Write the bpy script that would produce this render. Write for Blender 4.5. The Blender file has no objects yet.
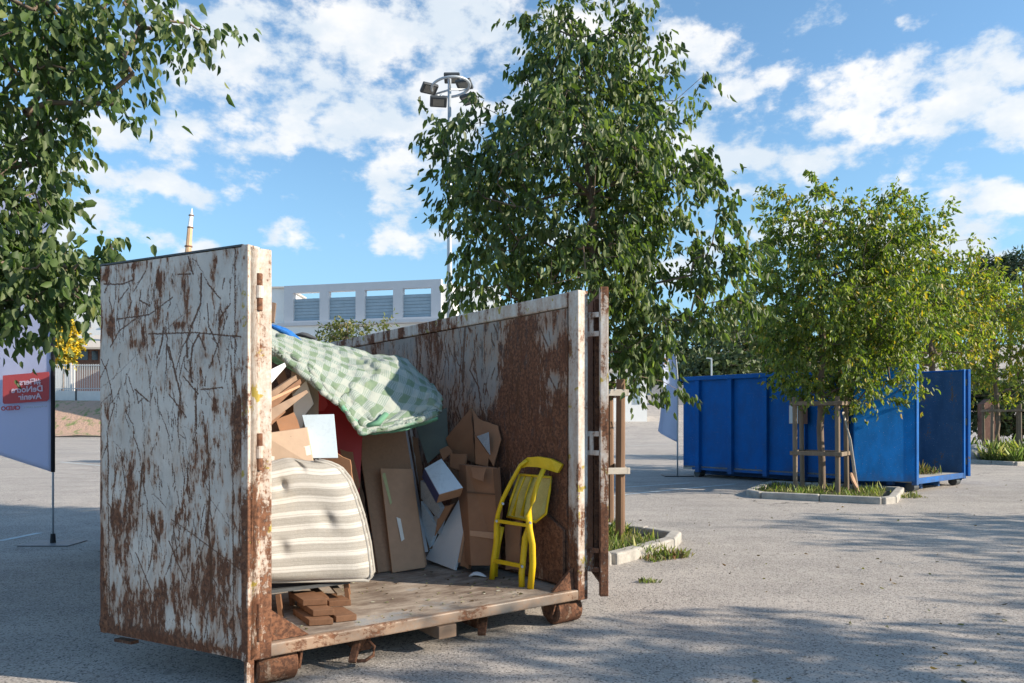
import bpy, bmesh, math, random
import numpy as np
from mathutils import Vector, Matrix, Euler
C = bpy.context.scene
COL = C.collection
F, EYE, HOR, CX = 753.0, 1.62, 418.0, 512.0

# ------------------------------------------------------------ camera
cam = bpy.data.objects.new('camera', bpy.data.cameras.new('camera'))
COL.objects.link(cam)
cam.location = (0, 0, EYE); cam.rotation_euler = (math.radians(90), 0, 0)
cam.data.sensor_width = 36; cam.data.lens = F/1024*36
cam.data.shift_y = (HOR-341.5)/1024
cam.data.clip_start = .05; cam.data.clip_end = 3000
C.camera = cam

# ------------------------------------------------------------ sun, sky, exposure
SUN = Vector((.97, -.22, 0)).normalized()*math.cos(math.radians(25)) + Vector((0, 0, math.sin(math.radians(25))))
sun = bpy.data.objects.new('sun', bpy.data.lights.new('sun', 'SUN')); COL.objects.link(sun)
sun.data.energy = 4.4; sun.data.angle = math.radians(.55); sun.data.color = (1, .87, .70)
sun.rotation_euler = SUN.to_track_quat('Z', 'Y').to_euler()
C.view_settings.view_transform = 'Standard'; C.view_settings.look = 'None'
C.view_settings.exposure = .95; C.view_settings.gamma = 1
C.view_settings.use_curve_mapping = False

W = bpy.data.worlds.new('World'); C.world = W; W.use_nodes = True
wt = W.node_tree; wt.nodes.clear()

class NG:
    """tiny node-graph helper"""
    def __init__(s, nt): s.nt = nt
    def n(s, typ, **kw):
        o = s.nt.nodes.new(typ)
        for k, v in kw.items(): setattr(o, k, v)
        return o
    def put(s, sock, v):
        if isinstance(v, bpy.types.NodeSocket): s.nt.links.new(v, sock)
        elif v is not None: sock.default_value = v
    def m(s, op, a, b=None, c=None, clamp=False):
        o = s.n('ShaderNodeMath', operation=op, use_clamp=clamp)
        s.put(o.inputs[0], a); s.put(o.inputs[1], b)
        if c is not None: s.put(o.inputs[2], c)
        return o.outputs[0]
    def vm(s, op, a, b=None):
        o = s.n('ShaderNodeVectorMath', operation=op); s.put(o.inputs[0], a); s.put(o.inputs[1], b)
        return o.outputs['Value'] if op == 'LENGTH' else o.outputs[0]
    def mix(s, f, a, b, bt='MIX'):
        o = s.n('ShaderNodeMix', data_type='RGBA', blend_type=bt); s.put(o.inputs[0], f)
        s.put(o.inputs[6], (*a, 1) if isinstance(a, tuple) else a); s.put(o.inputs[7], (*b, 1) if isinstance(b, tuple) else b)
        return o.outputs[2]
    def noise(s, vec, scale, detail=3, rough=.55, out=0, dist=0):
        o = s.n('ShaderNodeTexNoise'); s.put(o.inputs['Vector'], vec); o.inputs['Scale'].default_value = scale
        o.inputs['Detail'].default_value = detail; o.inputs['Roughness'].default_value = rough; o.inputs['Distortion'].default_value = dist
        return o.outputs[out]
    def step(s, v, lo, hi, a=0, b=1, smooth=True):
        o = s.n('ShaderNodeMapRange', interpolation_type='SMOOTHSTEP' if smooth else 'LINEAR')
        s.put(o.inputs[0], v); o.inputs[1].default_value = lo; o.inputs[2].default_value = hi
        o.inputs[3].default_value = a; o.inputs[4].default_value = b
        return o.outputs[0]
    def scl(s, vec, sc, loc=(0, 0, 0)):
        o = s.n('ShaderNodeMapping'); s.put(o.inputs[0], vec); o.inputs['Scale'].default_value = sc; o.inputs['Location'].default_value = loc
        return o.outputs[0]

g = NG(wt)
sky = g.n('ShaderNodeTexSky', sky_type='NISHITA', sun_disc=False)
sky.sun_elevation = math.radians(25); sky.sun_rotation = math.atan2(.97, -.22)
sky.air_density = 1.0; sky.dust_density = .6; sky.ozone_density = 2.2
tc = g.n('ShaderNodeTexCoord'); D = tc.outputs['Generated']
sp = g.n('ShaderNodeSeparateXYZ'); g.put(sp.inputs[0], D)
az = g.m('ARCTAN2', sp.outputs[0], sp.outputs[1]); el = g.m('ARCSINE', sp.outputs[2])
cb = g.n('ShaderNodeCombineXYZ'); g.put(cb.inputs[0], az); g.put(cb.inputs[1], el)
P0 = cb.outputs[0]
w1 = g.vm('SUBTRACT', g.noise(P0, 9, 4, .6, 1), (.5, .5, .5)); w1 = g.vm('MULTIPLY', w1, (.12, .08, 0))
PW = g.vm('ADD', P0, w1)
fb = g.noise(g.scl(P0, (1, 1.6, 1)), 15, 8, .60)
# cumulus patches: pixel centre, half sizes, weight
CL = [(250,45,115,50,1),(370,30,100,40,1.1),(470,25,70,40,1.1),(345,105,85,36,1.1),(398,150,34,62,1.0),(450,105,60,50,1),(225,135,78,34,.9),(270,80,60,40,.8),
      (110,120,50,24,1.0),(167,187,42,15,1.1),(100,170,46,18,1.05),(95,215,52,30,1.1),(60,225,50,30,.8),(298,229,34,16,1.0),(405,238,44,18,1.15),(190,243,46,14,.9),(130,210,40,20,.5),
      (590,20,80,28,.8),(660,50,70,26,.95),(740,80,60,22,.95),(680,140,80,28,.8),(730,165,64,24,1.0),(735,197,46,16,1.0),
      (800,160,90,22,.8),(880,105,90,36,.95),(960,100,80,42,1.1),(1010,120,50,36,1.0),(985,192,60,24,1.2),(935,240,90,30,1.2),(860,225,80,26,.8),(1000,255,60,20,.7),
      (902,24,26,9,.6),(700,22,34,18,.6),(860,12,40,10,.3),(560,120,70,40,.6),(25,130,60,40,.6),(700,262,90,18,.6),(600,230,80,20,.4)]
fld = None
for (px, py, rx, ry, wgt) in CL:
    a0 = math.atan2(px-CX, F); e0 = math.atan((HOR-py)/math.hypot(F, px-CX))
    sx = math.cos(a0)**2*rx/F*1.15; sy = math.cos(a0)*ry/F*1.2
    v = g.vm('SUBTRACT', PW, (a0, e0, 0)); v = g.vm('MULTIPLY', v, (1/sx, 1/sy, 0))
    q = g.m('MULTIPLY', g.m('SUBTRACT', 1.0, g.vm('LENGTH', v)), wgt)
    fld = q if fld is None else g.m('SMOOTH_MAX', fld, q, .25)
wide = g.noise(g.scl(P0, (1, 2.2, 1)), 3.2, 5, .6)
outm = g.m('MAXIMUM', g.step(g.m('ABSOLUTE', az), .72, .85), g.step(el, .58, .7))
fld = g.m('MAXIMUM', fld, g.m('MULTIPLY_ADD', outm, 2.0, g.m('MULTIPLY_ADD', wide, 3.2, -3.75)))
dens = g.m('ADD', fld, g.m('MULTIPLY_ADD', fb, 3.4, -1.86))
cov = g.step(dens, -.15, .55)
cov = g.m('MULTIPLY', cov, g.step(el, -.02, .05))
shade = g.noise(g.scl(P0, (1, 1.6, 1), (.05, .03, 0)), 7, 5, .6)
ccol = g.mix(g.step(shade, .38, .66), (4.1, 4.55, 5.0), (5.6, 5.55, 5.5))
skyc = g.mix(1.0, sky.outputs[0], (.88, 1.10, 1.17), 'MULTIPLY')
pale = g.mix(g.step(el, 0, .42, .75, .08), skyc, (2.0, 3.6, 4.9))
fin = g.mix(g.m('MULTIPLY', cov, .93), pale, ccol)
bg = g.n('ShaderNodeBackground'); g.put(bg.inputs[0], fin); bg.inputs[1].default_value = .1
wo = g.n('ShaderNodeOutputWorld'); g.put(wo.inputs[0], bg.outputs[0])

# ------------------------------------------------------------ helpers
def P(x, y, Z): return Vector(((x-CX)*Z/F, Z, EYE-(y-HOR)*Z/F))
def R(d): return math.radians(d)
def tag(o, label=None, cat=None, group=None, kind=None):
    if label: o['label'] = label
    if cat: o['category'] = cat
    if group: o['group'] = group
    if kind: o['kind'] = kind
    return o
def thing(name, label, cat, loc=(0, 0, 0), rz=0, group=None):
    o = bpy.data.objects.new(name, None); COL.objects.link(o); o.empty_display_size = .2
    o.location = loc; o.rotation_euler = (0, 0, rz)
    return tag(o, label, cat, group)
def wm(o):
    m = Matrix.LocRotScale(o.location, o.rotation_euler, o.scale)
    return (wm(o.parent) @ m) if o.parent else m
def copy_tree(o, parent=None):
    c = o.copy(); COL.objects.link(c); c.parent = parent
    for ch in list(o.children): copy_tree(ch, c)
    return c

class MB:
    def __init__(s): s.v = []; s.f = []
    def add(s, vs, fs):
        n = len(s.v); s.v += [Vector(v) for v in vs]; s.f += [tuple(i+n for i in f) for f in fs]; return s
    def box(s, x0, x1, y0, y1, z0, z1, M=None):
        vs = [Vector((x, y, z)) for z in (z0, z1) for y in (y0, y1) for x in (x0, x1)]
        if M is not None: vs = [M @ v for v in vs]
        return s.add(vs, [(0,2,3,1),(4,5,7,6),(0,1,5,4),(2,6,7,3),(0,4,6,2),(1,3,7,5)])
    def beam(s, a, b, w, h=None, up=(0, 0, 1)):
        a = Vector(a); b = Vector(b); h = h or w; d = (b-a).normalized(); u = Vector(up)
        if abs(d.dot(u)) > .95: u = Vector((0, 1, 0))
        r = d.cross(u).normalized(); u = r.cross(d)
        vs = [q + r*w/2*i + u*h/2*j for q in (a, b) for i, j in ((-1,-1),(1,-1),(1,1),(-1,1))]
        return s.add(vs, [(0,1,2,3),(7,6,5,4),(0,4,5,1),(1,5,6,2),(2,6,7,3),(3,7,4,0)])
    def tube(s, pts, rad, n=8, flat=1.0, up=(0, 0, 1), cap=True):
        pts = [Vector(p) for p in pts]; k = len(pts)
        rs = rad if isinstance(rad, (list, tuple)) else [rad]*k
        base = len(s.v)
        for i, p in enumerate(pts):
            d = (pts[min(i+1, k-1)]-pts[max(i-1, 0)])
            if d.length < 1e-7: d = Vector((0, 0, 1))
            d.normalize(); u = Vector(up)
            if abs(d.dot(u)) > .97: u = Vector((.3, 1, .1)).normalized()
            r = d.cross(u).normalized(); u = r.cross(d)
            for j in range(n):
                a = 2*math.pi*j/n
                s.v.append(p + r*math.cos(a)*rs[i] + u*math.sin(a)*rs[i]*flat)
        for i in range(k-1):
            for j in range(n):
                a = base+i*n+j; b = base+i*n+(j+1) % n
                s.f.append((a, b, b+n, a+n))
        if cap:
            s.f.append(tuple(base+j for j in range(n))[::-1]); s.f.append(tuple(base+(k-1)*n+j for j in range(n)))
        return s
    def prism(s, pts, off):
        pts = [Vector(p) for p in pts]; off = Vector(off); n = len(pts)
        return s.add(pts+[p+off for p in pts], [tuple(range(n)), tuple(range(n, 2*n))[::-1]] + [(i, i+n, (i+1) % n+n, (i+1) % n) for i in range(n)])
    def build(s, name, mat, parent=None, world=False, bevel=0, smooth=False, origin=None):
        vs = s.v
        if parent is not None and world:
            M = wm(parent).inverted(); vs = [M @ v for v in vs]
        loc = Vector((0, 0, 0))
        if origin is not None: loc = Vector(origin); vs = [v-loc for v in vs]
        me = bpy.data.meshes.new(name); me.from_pydata([tuple(v) for v in vs], [], s.f)
        bm = bmesh.new(); bm.from_mesh(me); bmesh.ops.recalc_face_normals(bm, faces=bm.faces); bm.to_mesh(me); bm.free()
        if smooth: me.polygons.foreach_set('use_smooth', [True]*len(me.polygons))
        me.materials.append(mat)
        o = bpy.data.objects.new(name, me); COL.objects.link(o); o.location = loc
        if parent is not None: o.parent = parent
        if bevel:
            b = o.modifiers.new('bevel', 'BEVEL'); b.width = bevel; b.segments = 2; b.limit_method = 'ANGLE'
        return o

def npmesh(name, V, Fq, mat, attrs=None, smooth=False, parent=None, uv=None):
    """fast mesh from numpy; Fq (n,4) or (n,3)"""
    me = bpy.data.meshes.new(name); n = len(V); k = Fq.shape[1]
    me.vertices.add(n); me.vertices.foreach_set('co', np.asarray(V, np.float32).ravel())
    me.loops.add(Fq.size); me.loops.foreach_set('vertex_index', Fq.astype(np.int32).ravel())
    me.polygons.add(len(Fq)); me.polygons.foreach_set('loop_start', np.arange(0, Fq.size, k, dtype=np.int32))
    me.polygons.foreach_set('loop_total', np.full(len(Fq), k, np.int32))
    if smooth: me.polygons.foreach_set('use_smooth', np.ones(len(Fq), bool))
    me.update(calc_edges=True); me.validate()
    for nm, a in (attrs or {}).items():
        a = np.asarray(a, np.float32)
        if a.ndim == 1:
            at = me.attributes.new(nm, 'FLOAT', 'POINT'); at.data.foreach_set('value', a)
        else:
            at = me.attributes.new(nm, 'FLOAT_COLOR', 'POINT'); at.data.foreach_set('color', np.c_[a, np.ones(len(a))].astype(np.float32).ravel())
    me.materials.append(mat)
    o = bpy.data.objects.new(name, me); COL.objects.link(o)
    if parent is not None: o.parent = parent
    return o

# ------------------------------------------------------------ materials
def newmat(name):
    m = bpy.data.materials.new(name); m.use_nodes = True; nt = m.node_tree; nt.nodes.clear()
    G = NG(nt); b = G.n('ShaderNodeBsdfPrincipled'); o = G.n('ShaderNodeOutputMaterial'); nt.links.new(b.outputs[0], o.inputs[0])
    return m, G, b, o
def ocoord(G): return G.n('ShaderNodeTexCoord').outputs['Object']
def bump(G, b, h, strength=.4, dist=.01):
    n = G.n('ShaderNodeBump'); n.inputs['Strength'].default_value = strength; n.inputs['Distance'].default_value = dist
    G.put(n.inputs['Height'], h); G.put(b.inputs['Normal'], n.outputs[0])
def plain(name, col, rough=.6, var=.15, scale=6, metal=0, bmp=.15, spec=.4, stretch=(1, 1, 1)):
    m, G, b, o = newmat(name); co = G.scl(ocoord(G), stretch)
    n1 = G.noise(co, scale, 5, .6); n2 = G.noise(co, scale*9, 3, .6)
    k = G.m('ADD', G.m('MULTIPLY', n1, .7), G.m('MULTIPLY', n2, .3))
    f = G.step(k, .3, .7, smooth=False)
    G.put(b.inputs['Base Color'], G.mix(f, tuple(c*(1-var) for c in col), tuple(min(1, c*(1+var)) for c in col)))
    G.put(b.inputs['Roughness'], G.step(n2, .3, .7, rough*.85, min(1, rough*1.12)))
    b.inputs['Metallic'].default_value = metal; b.inputs['Specular IOR Level'].default_value = spec
    if bmp: bump(G, b, k, bmp, .01)
    return m
def rusty(name, paint=(.62, .61, .58), amount=.5, stretch=(1, 1, .25), scale=7, attr=False, extra=None, low=0, grime=.35):
    """worn paint over rust; with attr the painted-on masks 'rust' and 'scar' add the wear that has its own shape"""
    m, G, b, o = newmat(name); co = ocoord(G); cs = G.scl(co, stretch)
    n1 = G.noise(cs, scale, 7, .68); n2 = G.noise(co, 38, 5, .7); n3 = G.noise(co, 2.2, 3, .5)
    f = G.m('ADD', G.m('MULTIPLY', n1, .62), G.m('ADD', G.m('MULTIPLY', n2, .23), G.m('MULTIPLY', n3, .25)))
    th = .72-.36*amount
    if attr:
        a = G.n('ShaderNodeAttribute', attribute_name='rust').outputs['Fac']
        f = G.m('ADD', f, G.m('ADD', G.m('MULTIPLY', a, .34), G.m('MULTIPLY', G.m('SUBTRACT', G.noise(G.scl(co, (1, 1, .3)), 30, 5, .75), .5), .95)))
        th = .74
    if low:
        sz = G.n('ShaderNodeSeparateXYZ'); G.put(sz.inputs[0], co); f = G.m('ADD', f, G.step(sz.outputs[2], 1.75, .4, 0, low, smooth=True))
    rust = G.step(f, th-.02, th+.035)
    halo = G.step(f, th-.14, th+.01)
    rc = G.mix(G.step(n2, .35, .65), (.065, .03, .019), (.22, .10, .054))
    rc = G.mix(G.step(G.noise(co, 11, 4, .6), .45, .7), rc, (.11, .045, .024))
    pc = G.mix(G.step(G.noise(co, 3.1, 5, .6), .35, .7), tuple(c*.80 for c in paint), paint)
    pc = G.mix(G.m('MULTIPLY', halo, .6), pc, (.33, .19, .11)); wash = G.noise(G.scl(co, (1, 1, .4)), 4, 5, .65); pc = G.mix(G.step(wash, .48, .75, 0, .45), pc, (.36, .24, .16))
    if extra: pc = G.mix(G.step(G.noise(co, 9, 4, .6), .60, .66), pc, extra)
    c = G.mix(rust, pc, rc)
    h = G.m('MULTIPLY', rust, -1)
    if attr:
        s = G.n('ShaderNodeAttribute', attribute_name='scar').outputs['Fac']
        sc = G.mix(n2, (.045, .022, .014), (.15, .065, .03)); sf = G.step(s, .3, .75)
        c = G.mix(G.m('MULTIPLY', G.m('MULTIPLY', G.step(a, .15, .75), .6), G.m('SUBTRACT', 1.0, rust)), c, (.30, .18, .115))
        gr = G.noise(G.scl(co, (1, 1, .35)), 16, 6, .75); c = G.mix(G.m('MULTIPLY', G.step(gr, .52, .68), grime), c, (.05, .045, .045))
        c = G.mix(sf, c, sc); h = G.m('SUBTRACT', h, sf)
    G.put(b.inputs['Base Color'], c)
    G.put(b.inputs['Roughness'], G.step(rust, 0, 1, .48, .9)); b.inputs['Specular IOR Level'].default_value = .35
    bump(G, b, G.m('ADD', h, G.m('MULTIPLY', n2, .6)), .5, .006)
    return m
def leafmat(name, trans=.3, rough=.5):
    m, G, b, o = newmat(name)
    at = G.n('ShaderNodeAttribute', attribute_name='Col').outputs['Color']
    geo = G.n('ShaderNodeNewGeometry')
    c = G.mix(G.m('MULTIPLY', geo.outputs['Backfacing'], .45), at, (.17, .22, .10))
    G.put(b.inputs['Base Color'], c); b.inputs['Roughness'].default_value = rough; b.inputs['Specular IOR Level'].default_value = .38
    t = G.n('ShaderNodeBsdfTranslucent'); G.put(t.inputs[0], G.mix(1, at, (1.7, 2.0, .7), 'MULTIPLY'))
    mx = G.n('ShaderNodeMixShader'); mx.inputs[0].default_value = trans
    G.put(mx.inputs[1], b.outputs[0]); G.put(mx.inputs[2], t.outputs[0]); G.put(o.inputs[0], mx.outputs[0])
    return m

M = {}
M['leaf'] = leafmat('leaf', .38); M['farleaf'] = leafmat('far leaf', .15, .6)
M['bark'] = plain('bark', (.16, .12, .09), .9, .35, 12, stretch=(1, 1, .3), bmp=.6)
M['stake'] = plain('stake wood', (.17, .10, .06), .85, .35, 9, stretch=(1, 1, .12), bmp=.5)
M['greywood'] = plain('weathered grey wood', (.19, .145, .105), .85, .35, 9, stretch=(1, 1, .12), bmp=.5)
M['palewood'] = plain('pale rail wood', (.48, .44, .38), .8, .2, 9, bmp=.4)
M['kerb'] = plain('kerb concrete', (.36, .34, .31), .9, .35, 5, bmp=.5)
M['wood'] = plain('board wood', (.21, .14, .095), .7, .25, 10, stretch=(.2, 1, 1), bmp=.2)
M['woodend'] = plain('wood plank', (.17, .085, .045), .7, .3, 16, bmp=.2)
M['chip'] = plain('chipboard', (.34, .19, .11), .7, .14, 40, bmp=.2)
M['chip2'] = plain('pale board', (.43, .255, .155), .65, .10, 12, bmp=.1)
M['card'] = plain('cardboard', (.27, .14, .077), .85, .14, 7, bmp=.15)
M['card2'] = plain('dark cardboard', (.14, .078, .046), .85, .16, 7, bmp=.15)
M['card3'] = plain('pale cardboard', (.46, .34, .25), .85, .10, 7, bmp=.15)
M['tape'] = plain('tape', (.70, .66, .60), .4, .06, 10, bmp=.05)
M['white'] = plain('white laminate', (.62, .64, .66), .4, .06, 4, bmp=.03)
M['bluewhite'] = plain('pale blue panel', (.50, .60, .68), .3, .06, 3, bmp=.02)
M['red'] = plain('red panel', (.36, .018, .018), .45, .10, 4, bmp=.04)
M['navy'] = plain('navy print', (.02, .04, .16), .4, .1, 4, bmp=0)
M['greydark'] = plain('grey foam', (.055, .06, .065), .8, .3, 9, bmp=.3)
M['greyfilm'] = plain('grey film', (.28, .33, .38), .3, .2, 9, bmp=.3)
M['bluenet'] = plain('blue net', (.02, .14, .45), .5, .4, 45, bmp=.6)
M['black'] = plain('black sleeve', (.012, .012, .016), .6, .2, 9, bmp=.1)
M['alu'] = plain('aluminium', (.55, .57, .60), .35, .1, 20, metal=.8, bmp=.05)
M['galv'] = plain('galvanised steel', (.42, .46, .50), .45, .12, 5, metal=.35, bmp=.05)
M['lampblk'] = plain('dark lamp housing', (.05, .055, .06), .5, .2, 5, bmp=0)
M['lens'] = plain('lamp glass', (.20, .19, .17), .15, .1, 5, bmp=0)
M['yellow'] = plain('yellow enamel', (.66, .44, .01), .42, .2, 5, bmp=.03)
M['clearplastic'] = plain('worn clear plastic', (.44, .38, .12), .3, .22, 14, bmp=.1)
M['render'] = plain('white render', (.78, .78, .76), .9, .05, 1.2, bmp=.1)
M['frameblue'] = plain('grey blue render', (.58, .575, .59), .85, .05, 1, bmp=.05)  # white render tinted grey blue to stand in for shade
M['louvre'] = plain('louvre metal', (.30, .38, .44), .5, .1, 2, bmp=.05)
M['glass'] = plain('dark window', (.05, .06, .075), .12, .3, 2, bmp=0, spec=.7)
M['roof'] = plain('pale roof', (.50, .46, .42), .8, .12, 3, bmp=.2)
M['brick'] = plain('red brick', (.17, .09, .065), .9, .3, 6, bmp=.5)
M['stone'] = plain('grey stone', (.26, .26, .27), .9, .25, 5, bmp=.7)
M['fence'] = plain('fence paint', (.45, .48, .50), .5, .1, 4, bmp=0)
M['wallw'] = plain('low wall', (.66, .64, .62), .9, .1, 2, bmp=.1)
M['spire'] = plain('spire stone', (.55, .36, .22), .8, .25, 2, bmp=.2)
M['rw'] = rusty('white paint over rust', amount=.42, extra=(.30, .24, .035))
M['rwlit'] = rusty('white post paint', (.66, .64, .60), amount=.30, low=.14, extra=(.36, .27, .05))  # paler copy of the white paint, lightened for the sunlit posts
M['rr'] = rusty('rusted steel', (.34, .27, .21), amount=.70)
M['sill'] = rusty('worn sill steel', (.30, .245, .20), amount=.36, stretch=(.3, .3, 1), scale=5)
M['rwa'] = rusty('scratched door paint', (.57, .535, .49), attr=True, stretch=(1, 1, .22), scale=9)
M['rwb'] = rusty('scraped wall paint', (.29, .275, .26), grime=.8, attr=True, stretch=(1, 1, .22), scale=8)  # white paint dimmed for the shaded interior; scrapes and grime are wear
M['blue'] = None
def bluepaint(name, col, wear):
    m, G, b, o = newmat(name); co = ocoord(G)
    n1 = G.noise(G.scl(co, (1, 1, .5)), 3, 6, .65); n2 = G.noise(co, 25, 5, .7)
    c = G.mix(G.step(n1, .3, .7), tuple(x*.8 for x in col), tuple(x*1.15 for x in col))
    f = G.m('ADD', G.m('MULTIPLY', n1, .6), G.m('MULTIPLY', n2, .4))
    c = G.mix(G.step(f, .66-wear, .70-wear*.8), c, (.12, .09, .07))
    c = G.mix(G.step(G.noise(co, 60, 2), .70, .74), c, (.35, .4, .45)); c = G.mix(G.m('MULTIPLY', G.step(G.noise(G.scl(co, (1, .12, 1)), 22, 4, .7), .60, .70), .4), c, (.08, .14, .24)); sz = G.n('ShaderNodeSeparateXYZ'); G.put(sz.inputs[0], co); c = G.mix(G.m('MULTIPLY', G.step(G.m('ADD', sz.outputs[2], G.m('MULTIPLY', n1, .8)), .85, .55), .35), c, (.07, .075, .08))
    G.put(b.inputs['Base Color'], c); G.put(b.inputs['Roughness'], G.step(n1, .3, .7, .5, .7)); b.inputs['Specular IOR Level'].default_value = .22; bump(G, b, n1, .2, .02)
    return m
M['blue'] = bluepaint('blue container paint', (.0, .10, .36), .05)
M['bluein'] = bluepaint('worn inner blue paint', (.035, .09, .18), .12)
M['grassblade'] = leafmat('grass blade', .3, .6)

# asphalt
def asphalt():
    m, G, b, o = newmat('pale worn asphalt'); co = ocoord(G)
    big = G.noise(co, .22, 5, .6); mid = G.noise(co, 1.6, 5, .62); fine = G.noise(co, 55, 4, .75)
    streak = G.noise(G.scl(co, (.35, 1.6, 1)), 1.1, 5, .6)
    vo = G.n('ShaderNodeTexVoronoi'); G.put(vo.inputs['Vector'], co); vo.inputs['Scale'].default_value = 88
    vc = G.n('ShaderNodeSeparateColor'); G.put(vc.inputs[0], vo.outputs['Color'])
    k = G.m('ADD', G.m('MULTIPLY', big, .35), G.m('ADD', G.m('MULTIPLY', mid, .35), G.m('MULTIPLY', streak, .3)))
    c = G.mix(G.step(k, .36, .64), (.29, .262, .24), (.50, .45, .405))
    c = G.mix(G.step(fine, .35, .65, .0, .5), c, (.44, .415, .39))
    c = G.mix(G.step(vc.outputs[0], .66, .95, 0, .9), c, (.115, .11, .108))
    c = G.mix(G.step(vc.outputs[1], .80, .98), c, (.50, .47, .44))
    stain = G.step(G.noise(co, .75, 6, .7), .63, .72); c = G.mix(G.m('MULTIPLY', stain, .6), c, (.10, .098, .098))
    cv = G.n('ShaderNodeTexVoronoi', feature='DISTANCE_TO_EDGE'); G.put(cv.inputs['Vector'], G.vm('ADD', co, G.vm('MULTIPLY', G.noise(co, 1.3, 5, .65, 1), (1.2, 1.2, 0)))); cv.inputs['Scale'].default_value = .16
    crack = G.m('MULTIPLY', G.step(cv.outputs['Distance'], .0022, .0008), G.step(big, .45, .55)); c = G.mix(G.m('MULTIPLY', crack, .8), c, (.05, .05, .052))
    patch = G.step(G.noise(G.scl(co, (.5, 1, 1)), .5, 5, .6), .58, .66); c = G.mix(G.m('MULTIPLY', patch, .35), c, (.16, .16, .165))
    G.put(b.inputs['Base Color'], c); b.inputs['Roughness'].default_value = .93; b.inputs['Specular IOR Level'].default_value = .25
    bump(G, b, G.m('ADD', fine, G.m('MULTIPLY', vc.outputs[2], .5)), .8, .012)
    return m
M['asphalt'] = asphalt()
M['paint'] = plain('worn line paint', (.50, .56, .58), .8, .3, 20, bmp=.3)
M['earth'] = plain('dry earth', (.30, .19, .13), .95, .3, 2, bmp=.6)
M['soil'] = plain('bed soil', (.11, .09, .06), .95, .35, 8, bmp=.8)

# ------------------------------------------------------------ ground
def sstep(t): t = np.clip(t, 0, 1); return t*t*(3-2*t)
def gz(x, y):
    r = 5.0*sstep((y-46)/70)*sstep((x+8)/14)                     # rises gently behind
    l = 2.9*sstep((y-64)/5)*(1-sstep((x+30)/12))                 # bank on the left
    m = 1.2*sstep((y-60)/40)
    hill = 13*sstep((y-95)/90)*sstep((x-5)/60)
    return r+l+m+hill
xs = np.r_[np.linspace(-900, -100, 17), np.linspace(-90, 120, 106), np.linspace(135, 900, 17)]
ys = np.r_[np.linspace(-60, 40, 21), np.linspace(42, 130, 70), np.linspace(140, 300, 17), np.linspace(350, 1500, 12)]
X, Y = np.meshgrid(xs, ys); Zg = gz(X, Y)
V = np.c_[X.ravel(), Y.ravel(), Zg.ravel()]; nx = len(xs)
idx = (np.arange(len(ys)-1)[:, None]*nx+np.arange(nx-1)[None, :]).ravel()
Fq = np.c_[idx, idx+1, idx+nx+1, idx+nx]
tag(npmesh('ground', V, Fq, M['asphalt'], smooth=True), kind='structure')
# earth and grass bank at the left
bx = np.linspace(-85, -20, 40); by = np.linspace(63.5, 72, 14); X, Y = np.meshgrid(bx, by)
rng0 = np.random.default_rng(3)
V = np.c_[X.ravel(), Y.ravel(), (gz(X, Y)+.05+.15*rng0.random(X.shape)).ravel()]
idx = (np.arange(13)[:, None]*40+np.arange(39)[None, :]).ravel()
def bankmat():
    m, G, b, o = newmat('bank'); co = ocoord(G)
    c = G.mix(G.step(G.noise(co, 1.2, 5, .7), .50, .64), (.42, .28, .21), (.17, .21, .08))
    G.put(b.inputs['Base Color'], c); b.inputs['Roughness'].default_value = .95; bump(G, b, G.noise(co, 4, 5), .8, .1); return m
tag(npmesh('earth_bank', V, np.c_[idx, idx+1, idx+41, idx+40], bankmat(), smooth=True), kind='structure')
# parking lines
def strip(name, a, b, w, mat, z=.004):
    a = Vector(a); b = Vector(b); d = (b-a).normalized(); n = Vector((-d.y, d.x, 0))*w/2
    q = MB().add([a-n, b-n, b+n, a+n], [(0, 1, 2, 3)])
    o = q.build(name, mat); o.location.z = z; return tag(o, kind='structure')
def ground_pt(px, py): Z = EYE*F/(py-HOR); return Vector(((px-CX)*Z/F, Z, 0))
for a, b in (((600, 497), (735, 484)), ((600, 489), (690, 483)), ((560, 462), (640, 458)), ((0, 541), (40, 533)), ((628, 446), (690, 443)), ((150, 470), (60, 462))):
    strip('parking_line', ground_pt(*a), ground_pt(*b), .10, M['paint'])

# ------------------------------------------------------------ trees
def leaves_geo(rng, pos, dirs, size, colors, wid=.5):
    """folded two-quad leaves hanging along dirs"""
    n = len(pos)
    d = dirs/np.linalg.norm(dirs, axis=1)[:, None]
    rnd = rng.normal(size=(n, 3)); s = np.cross(d, rnd); s /= np.linalg.norm(s, axis=1)[:, None]+1e-9
    nn = np.cross(d, s)
    L = size*(.5+.85*rng.random(n))[:, None]; Wd = L*wid*.5
    fold = .35*Wd
    curl = -.12*L*nn
    B = pos; T = pos+d*L+curl
    L1 = pos+d*L*.22+s*Wd*.85+nn*fold; L2 = pos+d*L*.60+s*Wd*.8+nn*fold*.9
    R1 = pos+d*L*.22-s*Wd*.85+nn*fold; R2 = pos+d*L*.60-s*Wd*.8+nn*fold*.9
    V = np.stack([B, L1, L2, T, R2, R1], 1).reshape(-1, 3)
    b = np.arange(n)*6
    Fq = np.concatenate([np.c_[b, b+1, b+2, b+3], np.c_[b, b+3, b+4, b+5]])
    return V, Fq, np.repeat(colors, 6, axis=0)
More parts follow.
